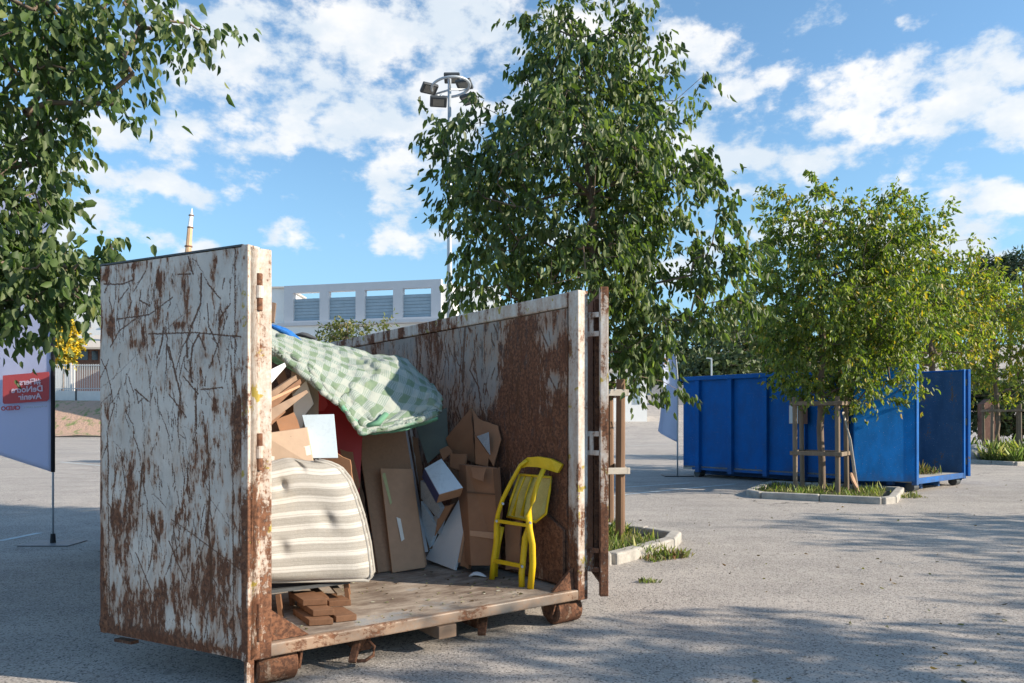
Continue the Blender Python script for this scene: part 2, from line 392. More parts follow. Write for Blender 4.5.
def skeleton(rng, base, top, clusters, r0, step=.35):
    """grow branches from the trunk to every cluster; returns tube mesh and twig ends"""
    base = np.array(base, float); top = np.array(top, float)
    k = max(4, int((top[2]-base[2])/step)); nodes = []; par = []
    wob = np.cumsum(rng.normal(size=(k+1, 2)), 0)*.008
    for i in range(k+1):
        p = base+(top-base)*i/k; p[:2] += wob[i]*min(i, 3)
        nodes.append(p); par.append(i-1)
    trunk_n = k+1
    low = base[2]+ (top[2]-base[2])*.22
    order = np.argsort(np.linalg.norm(clusters[:, :2]-base[:2], axis=1)+.2*clusters[:, 2])
    ends = []
    for ci in order:
        c = clusters[ci]; N = np.array(nodes)
        d = c-N; dist = np.linalg.norm(d, axis=1)
        cost = dist + np.where(N[:, 2] > c[2]+.15, (N[:, 2]-c[2])*1.5, 0) + np.where(N[:, 2] < low, 30, 0) + np.where(np.arange(len(N)) < trunk_n, 0, .25)
        j = int(np.argmin(cost)); a = N[j]; L = dist[j]
        m = max(1, int(L/step)); q = j
        mid = (a+c)/2+np.array([0, 0, .18*L])+rng.normal(size=3)*.06*L
        for t in range(1, m+1):
            u = t/m; p = (1-u)**2*a+2*u*(1-u)*mid+u*u*c
            nodes.append(p); par.append(q); q = len(nodes)-1
        ends.append((q, c-a))
    n = len(nodes); load = np.zeros(n)
    for q, _ in ends:
        while q >= 0: load[q] += 1; q = par[q]
    rad = r0*(np.maximum(load, 1)/max(load[0], 1))**.5
    rad[:trunk_n] = np.maximum(rad[:trunk_n], r0*(1-.75*np.arange(trunk_n)/trunk_n))
    mb_v = []; mb_f = []; S = 5
    ang = np.arange(S)*2*math.pi/S
    for i in range(1, n):
        a = nodes[par[i]]; b = nodes[i]; d = b-a; Ld = np.linalg.norm(d)
        if Ld < 1e-5: continue
        d = d/Ld; u = np.cross(d, [.31, .2, 1] if abs(d[2]) < .9 else [1, .2, .1]); u /= np.linalg.norm(u); w = np.cross(d, u)
        ra = min(rad[par[i]], rad[i]*1.25); rb = rad[i]
        ring = np.cos(ang)[:, None]*u+np.sin(ang)[:, None]*w
        o = len(mb_v)*S*2; mb_v.append(np.concatenate([a+ring*ra, b+d*rb*.3+ring*rb]))
        mb_f.append(np.array([(o+j, o+(j+1) % S, o+S+(j+1) % S, o+S+j) for j in range(S)]))
    return np.concatenate(mb_v), np.concatenate(mb_f), ends, np.array(nodes)
def ell_points(rng, ells, n):
    """cluster centres spread through a set of ellipsoids (cx,cy,cz,rx,ry,rz,weight)"""
    w = np.array([e[6] for e in ells], float); w /= w.sum(); out = []
    for e, q in zip(ells, w):
        m = max(2, int(round(n*q)))
        v = rng.normal(size=(m, 3)); v /= np.linalg.norm(v, axis=1)[:, None]
        r = (.25+.75*rng.random(m)**.45)[:, None]
        out.append(np.array(e[:3])+v*r*np.array(e[3:6]))
    return np.concatenate(out)
def tree(name, label, base, top, ells, nclust, per, leaf, pal, seed, r0=.09, group=None, hang=1.0, mat='leaf', twig=.42, wid=.5, trunkmat='bark', parts=('trunk', 'crown')):
    rng = np.random.default_rng(seed)
    base = np.array(base, float)
    cl = ell_points(rng, ells, nclust)
    TV, TF, ends, nodes = skeleton(rng, base, top, cl, r0)
    pos = []; dirs = []; shade = []
    for c, (q, dd) in zip([nodes[e[0]] for e in ends], ends):
        dd = dd/ (np.linalg.norm(dd)+1e-6); tone = rng.random()
        nt = rng.integers(2, 7)
        for t in range(nt):
            td = dd*.5+rng.normal(size=3)*.65; td[2] -= .15; td /= np.linalg.norm(td)
            L = twig*(.6+.8*rng.random()); k = max(2, int(per/nt*(.7+.6*rng.random())))
            u = rng.random(k)**.8
            p = c+td*L*u[:, None]+np.c_[np.zeros(k), np.zeros(k), -.22*L*u*u]+rng.normal(size=(k, 3))*.03
            ld = td*.45+rng.normal(size=(k, 3))*.42; ld[:, 2] -= .85*hang
            pos.append(p); dirs.append(ld); shade.append(np.full(k, tone))
    pos = np.concatenate(pos); dirs = np.concatenate(dirs); tone = np.concatenate(shade); n = len(pos)
    pal_ = np.array([p[:3] for p in pal]); pw = np.array([p[3] for p in pal], float); pw /= pw.sum()
    ci = rng.choice(len(pal), size=n, p=pw)
    col = pal_[ci]*(.72+.35*tone+.3*rng.random(n))[:, None]
    LV, LF, LC = leaves_geo(rng, pos, dirs, leaf, col, wid)
    t = thing(name, label, 'tree', tuple(base), 0, group)
    a = npmesh(parts[0], TV-base, TF, M[trunkmat], smooth=True, parent=t)
    b = npmesh(parts[1], LV-base, LF, M[mat], attrs={'Col': LC}, parent=t)
    return t
def pe(px, py, Z, rx, ry, rd, w, dZ=0):
    """ellipsoid given by its place and size in the photograph, at a real distance"""
    c = P(px, py, Z+dZ); k = (Z+dZ)/F
    return (c.x, c.y, c.z, rx*k, rd, ry*k, w)
GREEN = [(.066, .10, .03, 5), (.10, .135, .045, 3.5), (.038, .06, .021, 3), (.14, .17, .05, 1.2)]
GREENY = [(.125, .17, .028, 4), (.19, .225, .036, 3.5), (.06, .09, .02, 3), (.22, .20, .04, 1), (.40, .27, .03, .45)]
GREENY2 = [(.14, .19, .03, 4), (.21, .23, .035, 4), (.08, .11, .02, 2), (.30, .24, .04, 1.6), (.45, .30, .03, .7)]
ROW = 'young trees planted in a row between the parking bays'
Z1 = 10.2
tree('shade_tree', 'tall dark green leafy tree with drooping leaves behind the open rusty container', (.92, Z1, 0), (1.0, Z1, 6.1),
     [pe(572,185,Z1,108,92,1.6,10), pe(588,95,Z1,74,58,1.1,3.1), pe(572,38,Z1,46,38,.7,1.1), pe(540,45,Z1,30,22,.4,.35), pe(628,30,Z1,22,26,.4,.3), pe(480,140,Z1,48,42,.9,1.1), pe(474,205,Z1,34,50,1.0,1.0), pe(505,278,Z1,56,42,1.1,1.9),
      pe(658,180,Z1,56,52,1.0,1.6), pe(690,175,Z1,34,22,.6,.3), pe(672,88,Z1,36,24,.6,.35), pe(632,58,Z1,30,34,.6,.4), pe(708,225,Z1,30,24,.6,.32), pe(590,275,Z1,80,50,1.4,2.8), pe(632,315,Z1,42,42,.9,1.3), pe(628,370,Z1,28,28,.5,.6), pe(668,385,Z1,20,14,.3,.12), pe(692,272,Z1,46,26,.7,.8), pe(655,335,Z1,40,22,.6,.5), pe(730,295,Z1,26,20,.5,.35), pe(728,262,Z1,22,16,.4,.28), pe(700,318,Z1,30,14,.4,.3), pe(440,165,Z1,18,18,.4,.1)],
     600, 38, .122, GREEN, 11, .085, ROW, wid=.45, hang=1.25)
Z2 = 16.3
tree('shade_tree', 'round crowned green tree inside the stakes in front of the blue container', (6.72, Z2, 0), (6.72, Z2, 5.3),
     [pe(843,300,Z2,88,66,1.9,9), pe(800,212,Z2,46,28,1.2,1.2), pe(880,228,Z2,56,32,1.2,1.5), pe(786,305,Z2,36,56,1.2,1.7), pe(842,365,Z2,72,34,1.5,3), pe(898,300,Z2,48,60,1.5,2.2), pe(850,385,Z2,70,22,1.2,1.6), pe(850,245,Z2,80,40,1.5,2.5), pe(785,245,Z2,26,32,.8,.6)],
     680, 46, .112, GREENY, 12, .075, ROW, wid=.48)
tree('shade_tree', 'yellowing tree standing behind the open end of the blue container', (12.5, 22.4, 0), (12.5, 22.4, 6),
     [pe(925,315,22.4,78,55,2.0,8), pe(950,275,22.4,50,40,1.5,3), pe(890,300,22.4,60,60,1.8,3)], 420, 36, .125, GREENY2, 13, .08, ROW)
tree('shade_tree', 'yellow green tree in stakes beside the blue container door', (18.4, 28.5, 0), (18.4, 28.5, 6),
     [pe(1005,335,28.5,85,50,2.4,8), pe(1050,320,28.5,70,60,2.4,5), pe(960,340,28.5,50,50,2,3), pe(1000,380,28.5,70,25,2,2)], 500, 36, .14, GREENY2, 14, .08, ROW)
Z3 = 6.9
tree('shade_tree', 'leafy tree whose branches reach in over the tall banner flag', (-6.3, Z3, 0), (-6.2, Z3, 4.6),
     [pe(12,55,Z3,60,80,.8,4.6), pe(72,14,Z3,50,24,.45,1.4), pe(70,65,Z3,28,28,.35,.45), pe(140,22,Z3,48,16,.4,.65), pe(190,16,Z3,32,9,.3,.28), pe(2,175,Z3,44,90,.7,3.6), pe(8,275,Z3,44,52,.6,2.9), pe(75,265,Z3,34,22,.4,.6), pe(112,250,Z3,22,9,.25,.22), pe(62,290,Z3,40,28,.4,.9),
      pe(-80,120,Z3,110,200,1.6,6), pe(125,85,Z3,22,26,.3,.35)],
     310, 25, .112, [(.06, .10, .03, 5), (.085, .13, .04, 3), (.04, .065, .022, 3), (.15, .17, .05, .8)], 15, .10, ROW, wid=.55, hang=1.3)
OFFL = ['sparse young tree beyond the edge of the view between its two neighbours in the row', 'green young tree beyond the edge of the view nearest the rusty container, shading the asphalt', 'young tree beyond the edge of the view level with the blue container, shading the asphalt', 'young tree behind the viewer at the right, shading the foreground asphalt']
for i, (bx_, by_, h, sd) in enumerate(((14.6, 5.0, 5.2, 27), (11.2, 2.0, 6.0, 21), (17.0, 8.2, 6.4, 22), (13.6, -1.6, 6.2, 23))):  # sparse and rear trees are added out of view to deepen the ground shade
    tree('shade_tree', OFFL[i], (bx_, by_, 0), (bx_, by_, h*.85),
         [(bx_, by_, h*.68, 2.3, 2.3, h*.30, 6), (bx_+.5, by_-.5, h*.50, 2.4, 2.2, 1.1, 3), (bx_-.7, by_+.6, h*.55, 1.8, 2.0, 1.2, 2)], 330 if i else 130, 30, .14, GREENY, sd, .08, ROW)

# far trees on the slope
DK = [(.045, .065, .025, 5), (.06, .085, .03, 3), (.03, .045, .02, 3)]
OL = [(.13, .14, .05, 4), (.17, .16, .055, 3), (.08, .10, .035, 2), (.2, .16, .1, 1)]
far = [(655,352,112,40,42,DK,'dark rounded tree on the far slope left of the small lamp post'), (697,345,118,44,46,DK,'broad dark tree on the far slope above the feather flag'),
       (735,340,105,42,46,DK,'dense dark tree on the far slope over the blue container'), (770,350,98,40,38,OL,'olive toned bushy tree behind the staked tree'),
       (630,372,125,36,30,DK,'low dark tree beside the white trailer'), (715,365,92,36,22,DK,'low spreading tree just above the blue container rim'), (800,352,120,48,44,DK,'dark tree hidden behind the round crowned staked tree'),
       (850,350,110,40,40,DK,'dark far tree behind the blue container'), (745,322,140,34,26,OL,'pale olive tree on top of the far slope')]
for i, (px, py, Z, rx, ry, pal, lab) in enumerate(far):
    e = pe(px, py, Z, rx, ry, rx*Z/F*.8, 1)
    g0 = float(gz(np.array(e[0]), np.array(Z)))
    tree('far_tree', lab, (e[0], Z, g0-.2), (e[0], Z, e[2]+e[5]*.5), [e, (e[0]-e[3]*.4, Z-1, e[2]-e[5]*.5, e[3]*.8, e[4]*.8, e[5]*.7, .6), (e[0]+e[3]*.45, Z-1, e[2]-e[5]*.4, e[3]*.7, e[4]*.8, e[5]*.7, .5)],
         110, 26, .62, pal, 40+i, .25, 'trees on the far slope', hang=.1, mat='farleaf', twig=1.5, wid=.8)
for i, (px, py, Z, rx, ry, lab) in enumerate(((990,272,90,17,15,'dark umbrella pine, the left one of the two on the skyline'), (1022,268,88,20,16,'dark umbrella pine at the edge of the view on the skyline'))):
    e = pe(px, py, Z, rx, ry, 2.2, 1); g0 = float(gz(np.array(e[0]), np.array(Z)))
    tree('pine_tree', lab, (e[0]+1.0, Z, g0-.3), (e[0], Z, e[2]), [e], 70, 34, .5, [(.035, .06, .04, 3), (.05, .075, .05, 2)], 60+i, .22, 'pines on the skyline', hang=0, mat='farleaf', twig=1.0, wid=.35)
tree('far_tree', 'russet shrubby tree below the skyline pines', (P(1012,300,80).x, 80, 4), P(1012,305,80), [pe(1012,310,80,18,14,1.5,1)], 40, 22, .45, [(.20, .09, .05, 2), (.13, .10, .05, 2), (.3, .22, .05, 1)], 66, .15, hang=.1, mat='farleaf', twig=.8)
e = P(346, 328, 26)
tree('garden_tree', 'thin olive green tree top showing over the container wall', (e.x, 26, 0), (e.x, 26, e.z+.1), [pe(346,334,26,27,13,.9,4), pe(383,326,26,10,14,.4,.35), pe(350,350,26,40,14,1,2)], 90, 24, .13, OL, 70, .07, hang=.2, twig=.35)
e = P(62, 350, 74)
tree('mimosa_tree', 'bright yellow flowering tree between the banner and the rusty door', (e.x, 74, 3), (e.x, 74, e.z), [pe(65,342,74,14,24,1.5,3)], 110, 34, .34, [(.65, .42, .01, 3), (.5, .38, .03, 2), (.16, .2, .04, 1.6)], 71, .12, hang=.2, mat='farleaf', twig=.6, wid=.8)
tree('garden_tree', 'green garden tree just left of the yellow flowering tree', (P(54,340,76).x, 76, 3), P(54, 330, 76), [pe(58,322,76,12,28,1.4,3)], 60, 30, .35, GREEN, 72, .12, hang=.2, mat='farleaf', twig=.7, wid=.8)

# ------------------------------------------------------------ planting beds, kerbs, stakes, grass
def kerb_ring(name, pts, w=.16, h=.13):
    """kerb stones laid round a bed"""
    mb = MB(); n = len(pts); rr = random.Random(5)
    for i in range(n):
        a = Vector((*pts[i], 0)); b = Vector((*pts[(i+1) % n], 0)); L = (b-a).length; k = max(1, round(L/.9)); d = (b-a)/k
        for j in range(k):
            p = a+d*j; q = a+d*(j+1)-d.normalized()*.008
            mb.beam(p+Vector((0, 0, h/2-.02)), q+Vector((0, 0, h/2-.02+rr.uniform(-.006, .006))), w, h+.04)
    return tag(mb.build(name, M['kerb'], bevel=.025), kind='structure')
def bed_soil(pts):
    return tag(MB().add([(p[0], p[1], .03) for p in pts], [tuple(range(len(pts)))]).build('soil', M['soil']), kind='structure')
def blades(name, label, cx, cy, rx, ry, n, h, seed, pal=((.12, .18, .04), (.2, .24, .07), (.3, .28, .12)), rot=0, z=.03, wid=.045, cat='grass'):
    rng = np.random.default_rng(seed); r = np.sqrt(rng.random(n)); a = rng.random(n)*2*math.pi
    q = rng.random((n, 2))*2-1
    lx = q[:, 0]*rx; ly = q[:, 1]*ry
    x = cx+lx*math.cos(rot)-ly*math.sin(rot); y = cy+lx*math.sin(rot)+ly*math.cos(rot)
    clump = .5+.9*(np.sin(x*5.1+seed)*np.sin(y*4.3+2*seed)*.5+.5)
    pos = np.c_[x, y, np.full(n, z)]; d = rng.normal(size=(n, 3))*.45; d[:, 2] = 1
    col = np.array(pal)[rng.integers(0, len(pal), n)]*(.7+.6*rng.random(n))[:, None]
    V, Fq, Cc = leaves_geo(rng, pos, d, 1, col, wid)
    Lf = np.repeat(h*clump*(.5+.9*rng.random(n)), 6)
    b = np.repeat(pos, 6, axis=0); V = b+(V-b)*Lf[:, None]
    o = npmesh(name, V-np.array([cx, cy, 0]), Fq, M['grassblade'], attrs={'Col': Cc}); o.location = (cx, cy, 0)
    return tag(o, label, cat, kind='stuff')
DR = math.radians(38)      # run of the tree row beds
def bedrect(cx, cy, hx, hy, rot):
    c, s = math.cos(rot), math.sin(rot)
    return [(cx+x*c-y*s, cy+x*s+y*c) for x, y in ((-hx, -hy), (hx, -hy), (hx, hy), (-hx, hy))]
# bed 1 (its right corner shows past the container), bed 2 (round the staked tree), bed 4
b1 = [(-.9, 11.1), (.2, 8.3), (1.1, 8.35), (1.95, 9.35), (2.15, 9.9), (1.85, 10.35), (.5, 11.3)]
b2 = [(4.95, 15.7), (5.05, 15.2), (6.95, 14.15), (7.25, 14.35), (8.4, 16.3), (6.2, 17.9)]
b4 = bedrect(19.0, 28.0, 2.6, 1.6, R(20))
for b in (b1, b2, b4): kerb_ring('kerb', b); bed_soil(b)
blades('grass', 'tufts of green grass at the foot of the tall tree guard', 1.0, 9.6, .75, 1.0, 2600, .13, 1, rot=.2)
blades('grass', 'thin green weeds inside the kerb round the staked tree', 6.6, 16.1, 1.2, 1.1, 2300, .12, 2, rot=-.5)
blades('grass', 'sunlit tall weeds round the farthest tree guard', 19.0, 28.0, 2.4, 1.4, 6500, .48, 3, rot=R(20))
blades('weeds', 'low weeds growing against the kerb corner beside the container', 1.75, 8.72, .30, .16, 300, .06, 4, pal=((.14, .17, .05), (.2, .2, .08), (.25, .14, .08)), rot=.6, z=0, wid=.4)
blades('weeds', 'small weed sprouting from the bare asphalt', 1.36, 7.42, .11, .05, 70, .035, 5, pal=((.14, .18, .05), (.2, .2, .08)), z=0, wid=.4)
blades('weeds', 'dry weeds along the near kerb of the staked tree', 8.05, 15.4, .35, .25, 160, .09, 6, pal=((.14, .15, .06), (.2, .18, .08)), z=0, wid=.35)

def guard(name, label, stakes, h, rails, mat, group, rad=.045, rmat=None):
    """stakes: list of (x,y); rails: (i, j, z, over)"""
    cx = sum(s[0] for s in stakes)/len(stakes); cy = sum(s[1] for s in stakes)/len(stakes)
    t = thing(name, label, 'tree guard', (cx, cy, 0), 0, group); rr = random.Random(len(label))
    for (x, y) in stakes:
        lean = Vector((rr.uniform(-.03, .03), rr.uniform(-.03, .03), 0))
        MB().tube([Vector((x, y, 0)), Vector((x, y, h*.5))+lean*.5, Vector((x, y, h+rr.uniform(-.03, .05)))+lean], [rad*1.02, rad, rad*.95], 10).build('stake', M[mat], t, world=True, smooth=False)
    for (i, j, z, over) in rails:
        a = Vector((*stakes[i], z)); b = Vector((*stakes[j], z)); d = (b-a).normalized()
        out = Vector(((a.x+b.x)/2-cx, (a.y+b.y)/2-cy, 0)).normalized()*(rad+.02)
        MB().beam(a-d*over+out, b+d*over+out, .04, .085).build('rail', M[rmat or mat], t, world=True, bevel=.006)
    return t
GG = 'wooden tree guards'
guard('tree_guard', 'brown stakes with one pale rail, right behind the rusty container door', [(.45, 10.65), (.45, 9.7), (1.42, 9.9), (1.40, 10.8)], 2.1,
      [(1, 2, .93, .12), (2, 3, .93, .1), (0, 1, .93, .1), (1, 2, 1.95, .1), (2, 3, 1.95, .1), (3, 0, 1.95, .1)], 'stake', GG, .062, 'palewood')
guard('tree_guard', 'greyed wooden stakes with two rails round the tree before the blue container', [(6.08, 16.15), (6.75, 15.6), (7.2, 16.2), (6.5, 16.85)], 2.08,
      [(0, 1, .87, .1), (1, 2, .87, .1), (2, 3, .87, .1), (3, 0, .87, .1), (0, 1, 1.93, .1), (1, 2, 1.93, .1), (2, 3, 1.93, .1), (3, 0, 1.93, .1)], 'greywood', GG, .05)
guard('tree_guard', 'sunlit stakes among weeds beside the blue container door', [(17.9, 28.1), (18.7, 27.7), (19.2, 28.6), (18.3, 29.2)], 2.1,
      [(0, 1, 1.9, .1), (1, 2, 1.9, .1), (2, 3, 1.9, .1), (3, 0, 1.9, .1)], 'greywood', GG, .055)
o = MB().tube([P(857, 490, 15.75), P(850, 440, 15.95), P(843, 412, 16.1)], [.035, .03, .028], 8)
tag(o.build('wooden_pole', M['palewood'], origin=P(857, 490, 15.75), smooth=True), 'thin bare pole leaning against the tree guard by the blue container', 'pole')
tag(MB().tube([P(858, 492, 15.7), P(853, 480, 15.72), P(851, 473, 15.8)], [.09, .075, .03], 9, .5).build('wood_chunk', M['chip2'], origin=P(858, 492, 15.7)), 'split pale log end lying at the foot of the leaning pole', 'log')

# fallen leaves and grit on the asphalt
rng = np.random.default_rng(77); n = 900
yy = 4.3+14*rng.random(n)**1.1; xx = (rng.random(n)*1.5-.55)*yy*.9
keep = ~((xx > -6) & (xx < 1.0) & (yy < 11) & (yy > 3.8) & (xx < (yy-4.2)*.9))
keep &= (np.sin(xx*1.3+.5*yy)+np.sin(yy*1.9-xx*.6)+rng.normal(size=n)*.5 > .2)
kk = int(keep.sum()); pos = np.c_[xx, yy, np.full(n, .012)][keep]
near = rng.random(kk) < .25
d = rng.normal(size=(kk, 3)); d[:, 2] *= .12
col = np.array([(.10, .055, .03), (.16, .09, .04), (.07, .05, .035), (.13, .12, .05)])[rng.integers(0, 4, kk)]
LV, LF, LC = leaves_geo(rng, pos, d, .042, col, .5); LV[:, 2] = np.maximum(LV[:, 2], .006)
tag(npmesh('leaves', LV, LF, M['leaf'], attrs={'Col': LC}), 'scattered dry fallen leaves on the asphalt', 'leaves', kind='stuff')

# ------------------------------------------------------------ wear masks painted on real sheets of steel
def fbm(rng, nv, nu, cells, octv=4, stretch=1):
    out = np.zeros((nv, nu)); amp = 1; tot = 0
    for o_ in range(octv):
        cu = max(2, int(cells*2**o_)); cv = max(2, int(cells*2**o_*nv/nu/stretch))
        gsm = rng.random((cv+2, cu+2)); y = np.linspace(0, cv, nv); x = np.linspace(0, cu, nu)
        yi = y.astype(int).clip(0, cv); xi = x.astype(int).clip(0, cu); fy = (y-yi)[:, None]; fx = (x-xi)[None, :]
        fy = fy*fy*(3-2*fy); fx = fx*fx*(3-2*fx); A = gsm[yi][:, xi]; B = gsm[yi][:, xi+1]; Cc = gsm[yi+1][:, xi]; Dd = gsm[yi+1][:, xi+1]
        out += amp*((A*(1-fx)+B*fx)*(1-fy)+(Cc*(1-fx)+Dd*fx)*fy); tot += amp; amp *= .55
    return out/tot
def splat(F_, a, z, a0, z0, step, r, val=1.0):
    """soft dot of radius r metres"""
    i0 = int((z0-r-z[0])/step); i1 = int((z0+r-z[0])/step)+2; j0 = int((a0-r-a[0])/step); j1 = int((a0+r-a[0])/step)+2
    i0 = max(0, i0); j0 = max(0, j0); i1 = min(len(z), i1); j1 = min(len(a), j1)
    if i0 >= i1 or j0 >= j1: return
    d = np.hypot(a[None, j0:j1]-a0, z[i0:i1, None]-z0)/r
    F_[i0:i1, j0:j1] = np.maximum(F_[i0:i1, j0:j1], val*np.clip(1.5-1.5*d, 0, 1))
def stroke(F_, a, z, pts, w, step, rng, val=1.0, wob=.0016):
    for p, q in zip(pts[:-1], pts[1:]):
        L = math.hypot(q[0]-p[0], q[1]-p[1]); k = max(2, int(L/(step*.8)))
        for t in range(k+1):
            u = t/k; ww = w*(.55+.7*rng.random())
            splat(F_, a, z, p[0]+(q[0]-p[0])*u+rng.normal()*wob, p[1]+(q[1]-p[1])*u+rng.normal()*wob, step, max(ww, step*1.25), val*(.75+.4*rng.random()))

# ------------------------------------------------------------ the rusty container
WD = Vector((.813, .582, 0)).normalized(); DD = Vector((-WD.y, WD.x, 0)); C0 = Vector((-1.487, 4.48, 0)); RZ = math.atan2(WD.y, WD.x)
def L2W(u, v, z): return C0+WD*u+DD*v+Vector((0, 0, z))
def hit(px, py, p0, nrm):
    """where the line of sight through a point of the photograph meets a plane of the scene"""
    d = P(px, py, 1)-Vector((0, 0, EYE)); o_ = Vector((0, 0, EYE)); t = (p0-o_).dot(nrm)/d.dot(nrm); return o_+d*t
cont = thing('open_container', 'rusty white open topped roll-off container full of household waste, doors open', 'waste container', C0, RZ)
TOP, FL, WID, LEN = 2.62, .27, 2.50, 6.0
def flatmat():
    m, G, b, o = newmat('dusty steel floor'); co = ocoord(G)
    n1 = G.noise(co, 2.5, 6, .65); n2 = G.noise(G.scl(co, (.3, 1, 1)), 14, 5, .7); n3 = G.noise(co, 60, 3)
    k = G.m('ADD', G.m('MULTIPLY', n1, .5), G.m('MULTIPLY', n2, .5))
    c = G.mix(G.step(k, .35, .66), (.14, .10, .075), (.40, .34, .28)); c = G.mix(G.step(n1, .56, .68), c, (.27, .27, .27))
    c = G.mix(G.step(n3, .6, .75, 0, .6), c, (.1, .06, .04))
    G.put(b.inputs['Base Color'], c); b.inputs['Roughness'].default_value = .8; bump(G, b, G.m('ADD', n2, G.m('MULTIPLY', n3, .4)), .4, .008); return m
MB().box(.0, WID, .0, LEN, FL-.04, FL).build('floor', flatmat(), cont, bevel=.004)
MB().box(-.052, WID+.052, -.02, .03, .195, FL+.004).build('sill', M['sill'], cont, bevel=.01)
fr = MB()
for y in (.9, 2.1, 3.3, 4.5, 5.8): fr.box(.02, WID-.02, y, y+.1, .13, FL-.042)
fr.build('cross_member', M['rr'], cont, bevel=.004)
for u in (.72, 1.68): MB().box(u, u+.10, .25, LEN-.1, .035, .128).build('skid_rail', M['rr'], cont, bevel=.006)
# two posts
for u0, nm in ((-.052, 'rwlit'), (WID-.052, 'rwlit')):
    MB().box(u0, u0+.104, -.022, .10, .19, TOP+.004).build('post', M[nm], cont, bevel=.008)
# side walls: inner sheet, outer sheet with stakes, top rail
def wall_sheet(u, v0, v1, z0, z1, step, masks, mat, name, flip):
    v = np.arange(v0, v1+1e-6, step); z = np.arange(z0, z1+1e-6, step); r, s = masks(v, z)
    VV, ZZ = np.meshgrid(v, z); dent = (fbm(np.random.default_rng(9), len(z), len(v), 6, 3)-.5)*.03
    V_ = np.c_[np.full(VV.size, u)+dent.ravel(), VV.ravel(), ZZ.ravel()]; n_ = len(v)
    ix = (np.arange(len(z)-1)[:, None]*n_+np.arange(n_-1)[None, :]).ravel()
    Fq_ = np.c_[ix, ix+1, ix+n_+1, ix+n_] if flip else np.c_[ix, ix+n_, ix+n_+1, ix+1]
    return npmesh(name, V_, Fq_, mat, attrs={'rust': r.ravel(), 'scar': s.ravel()}, smooth=True, parent=cont)
def inner_masks(v, z):
    rng = np.random.default_rng(31); nv, nu = len(z), len(v); VV, ZZ = np.meshgrid(v, z)
    r = .52+1.5*(fbm(rng, nv, nu, 20, 5, 2.2)-.5)+.7*(fbm(rng, nv, nu, 5, 4)-.5)
    s = np.zeros((nv, nu)); nrm = WD; p0 = L2W(WID-.05, 0, 0)
    def loc(px, py):
        h = hit(px, py, p0, nrm)-C0; return h.dot(DD), h.z
    cr = lambda x, y: (400+x/3.796, 270+y/3.796)
    for (x, y, rx, ry, w) in ((520,420,120,140,.75),(480,620,200,130,.8),(430,250,40,80,.5),(610,320,36,90,.5),(520,190,90,40,.3),(640,660,60,90,.7),(300,640,120,90,.5),(592,425,36,38,-.8),(572,265,28,36,-.5),
                           (330,430,50,90,-.5),(650,180,40,70,-.6),(650,480,26,120,-.35),(60,300,140,140,-.2),(330,250,40,60,-.35),(720,900,200,220,.9)):
        a0, z0 = loc(*cr(x, y)); a1, _ = loc(*cr(x+rx, y)); _, z1 = loc(*cr(x, y+ry))
        sx = abs(a1-a0)+.02; sz = abs(z1-z0)+.02
        r += w*np.exp(-(((VV-a0)/sx)**2+((ZZ-z0)/sz)**2)**1.3)
    r += .8*sstep((1.15-ZZ)/.8)
    for pts, w in (([(250,200),(243,300),(238,420)],.03),([(60,260),(66,330),(60,420)],.025),([(285,320),(265,380),(300,450)],.012),([(0,235),(120,205),(330,172),(640,118)],.010),([(140,230),(150,330)],.012)):
        stroke(s, v, z, [loc(*cr(*p)) for p in pts], w, v[1]-v[0], rng)
    for _ in range(800):
        a0 = rng.uniform(v[0], v[-1]); z0 = rng.uniform(.9, 2.5); L = rng.exponential(.13)+.03; sl = rng.normal()*.25
        stroke(s, v, z, [(a0, z0), (a0+sl*L, z0-L*.6), (a0+sl*L*1.3+rng.normal()*.02, z0-L)], rng.uniform(.004, .013), v[1]-v[0], rng, rng.uniform(.5, 1))
    return r, s
wall_sheet(WID-.052, .10, LEN, FL, TOP-.12, .011, inner_masks, M['rwb'], 'side_wall', True)
MB().box(WID-.02, WID+.045, .102, LEN+.05, .2, TOP-.01).build('outer_wall', M['rw'], cont)
MB().box(WID-.062, WID+.052, .102, LEN+.05, TOP-.12, TOP).build('top_rail', M['rw'], cont, bevel=.012)
for k in range(7): MB().box(WID+.046, WID+.13, .55+k*.85, .65+k*.85, .2, TOP-.12).build('stake_rib', M['rw'], cont, bevel=.006)
MB().box(-.045, .046, .102, LEN+.05, .2, TOP-.01).build('outer_wall', M['rw'], cont)
MB().box(-.052, .062, .102, LEN+.05, TOP-.12, TOP).build('top_rail', M['rw'], cont, bevel=.012)
MB().box(.047, WID-.047, LEN, LEN+.07, .2, TOP).build('back_wall', M['rr'], cont, bevel=.01)
# gusset plates where the walls meet the floor
MB().prism([(WID-.056, .02, FL+.005), (WID-.056, .06, FL+.50), (WID-.056, .50, FL+.60), (WID-.25, .75, FL+.006), (WID-.44, .02, FL+.006)][0:1]+[(WID-.06, .03, FL+.17), (WID-.26, .03, FL+.006)], (0, .03, 0)).build('gusset', M['rr'], cont)
MB().prism([(.055, .03, FL+.005), (.055, .03, FL+.20), (.30, .03, FL+.006)], (0, .03, 0)).build('gusset', M['rr'], cont)
MB().prism([(WID-.06, .12, FL+.02), (WID-.06, .12, FL+.46), (WID-.06, .45, FL+.62), (WID-.06, 1.2, FL+.60), (WID-.06, 1.2, FL+.02)], (-.03, 0, 0)).build('kick_plate', M['rr'], cont, bevel=.004)
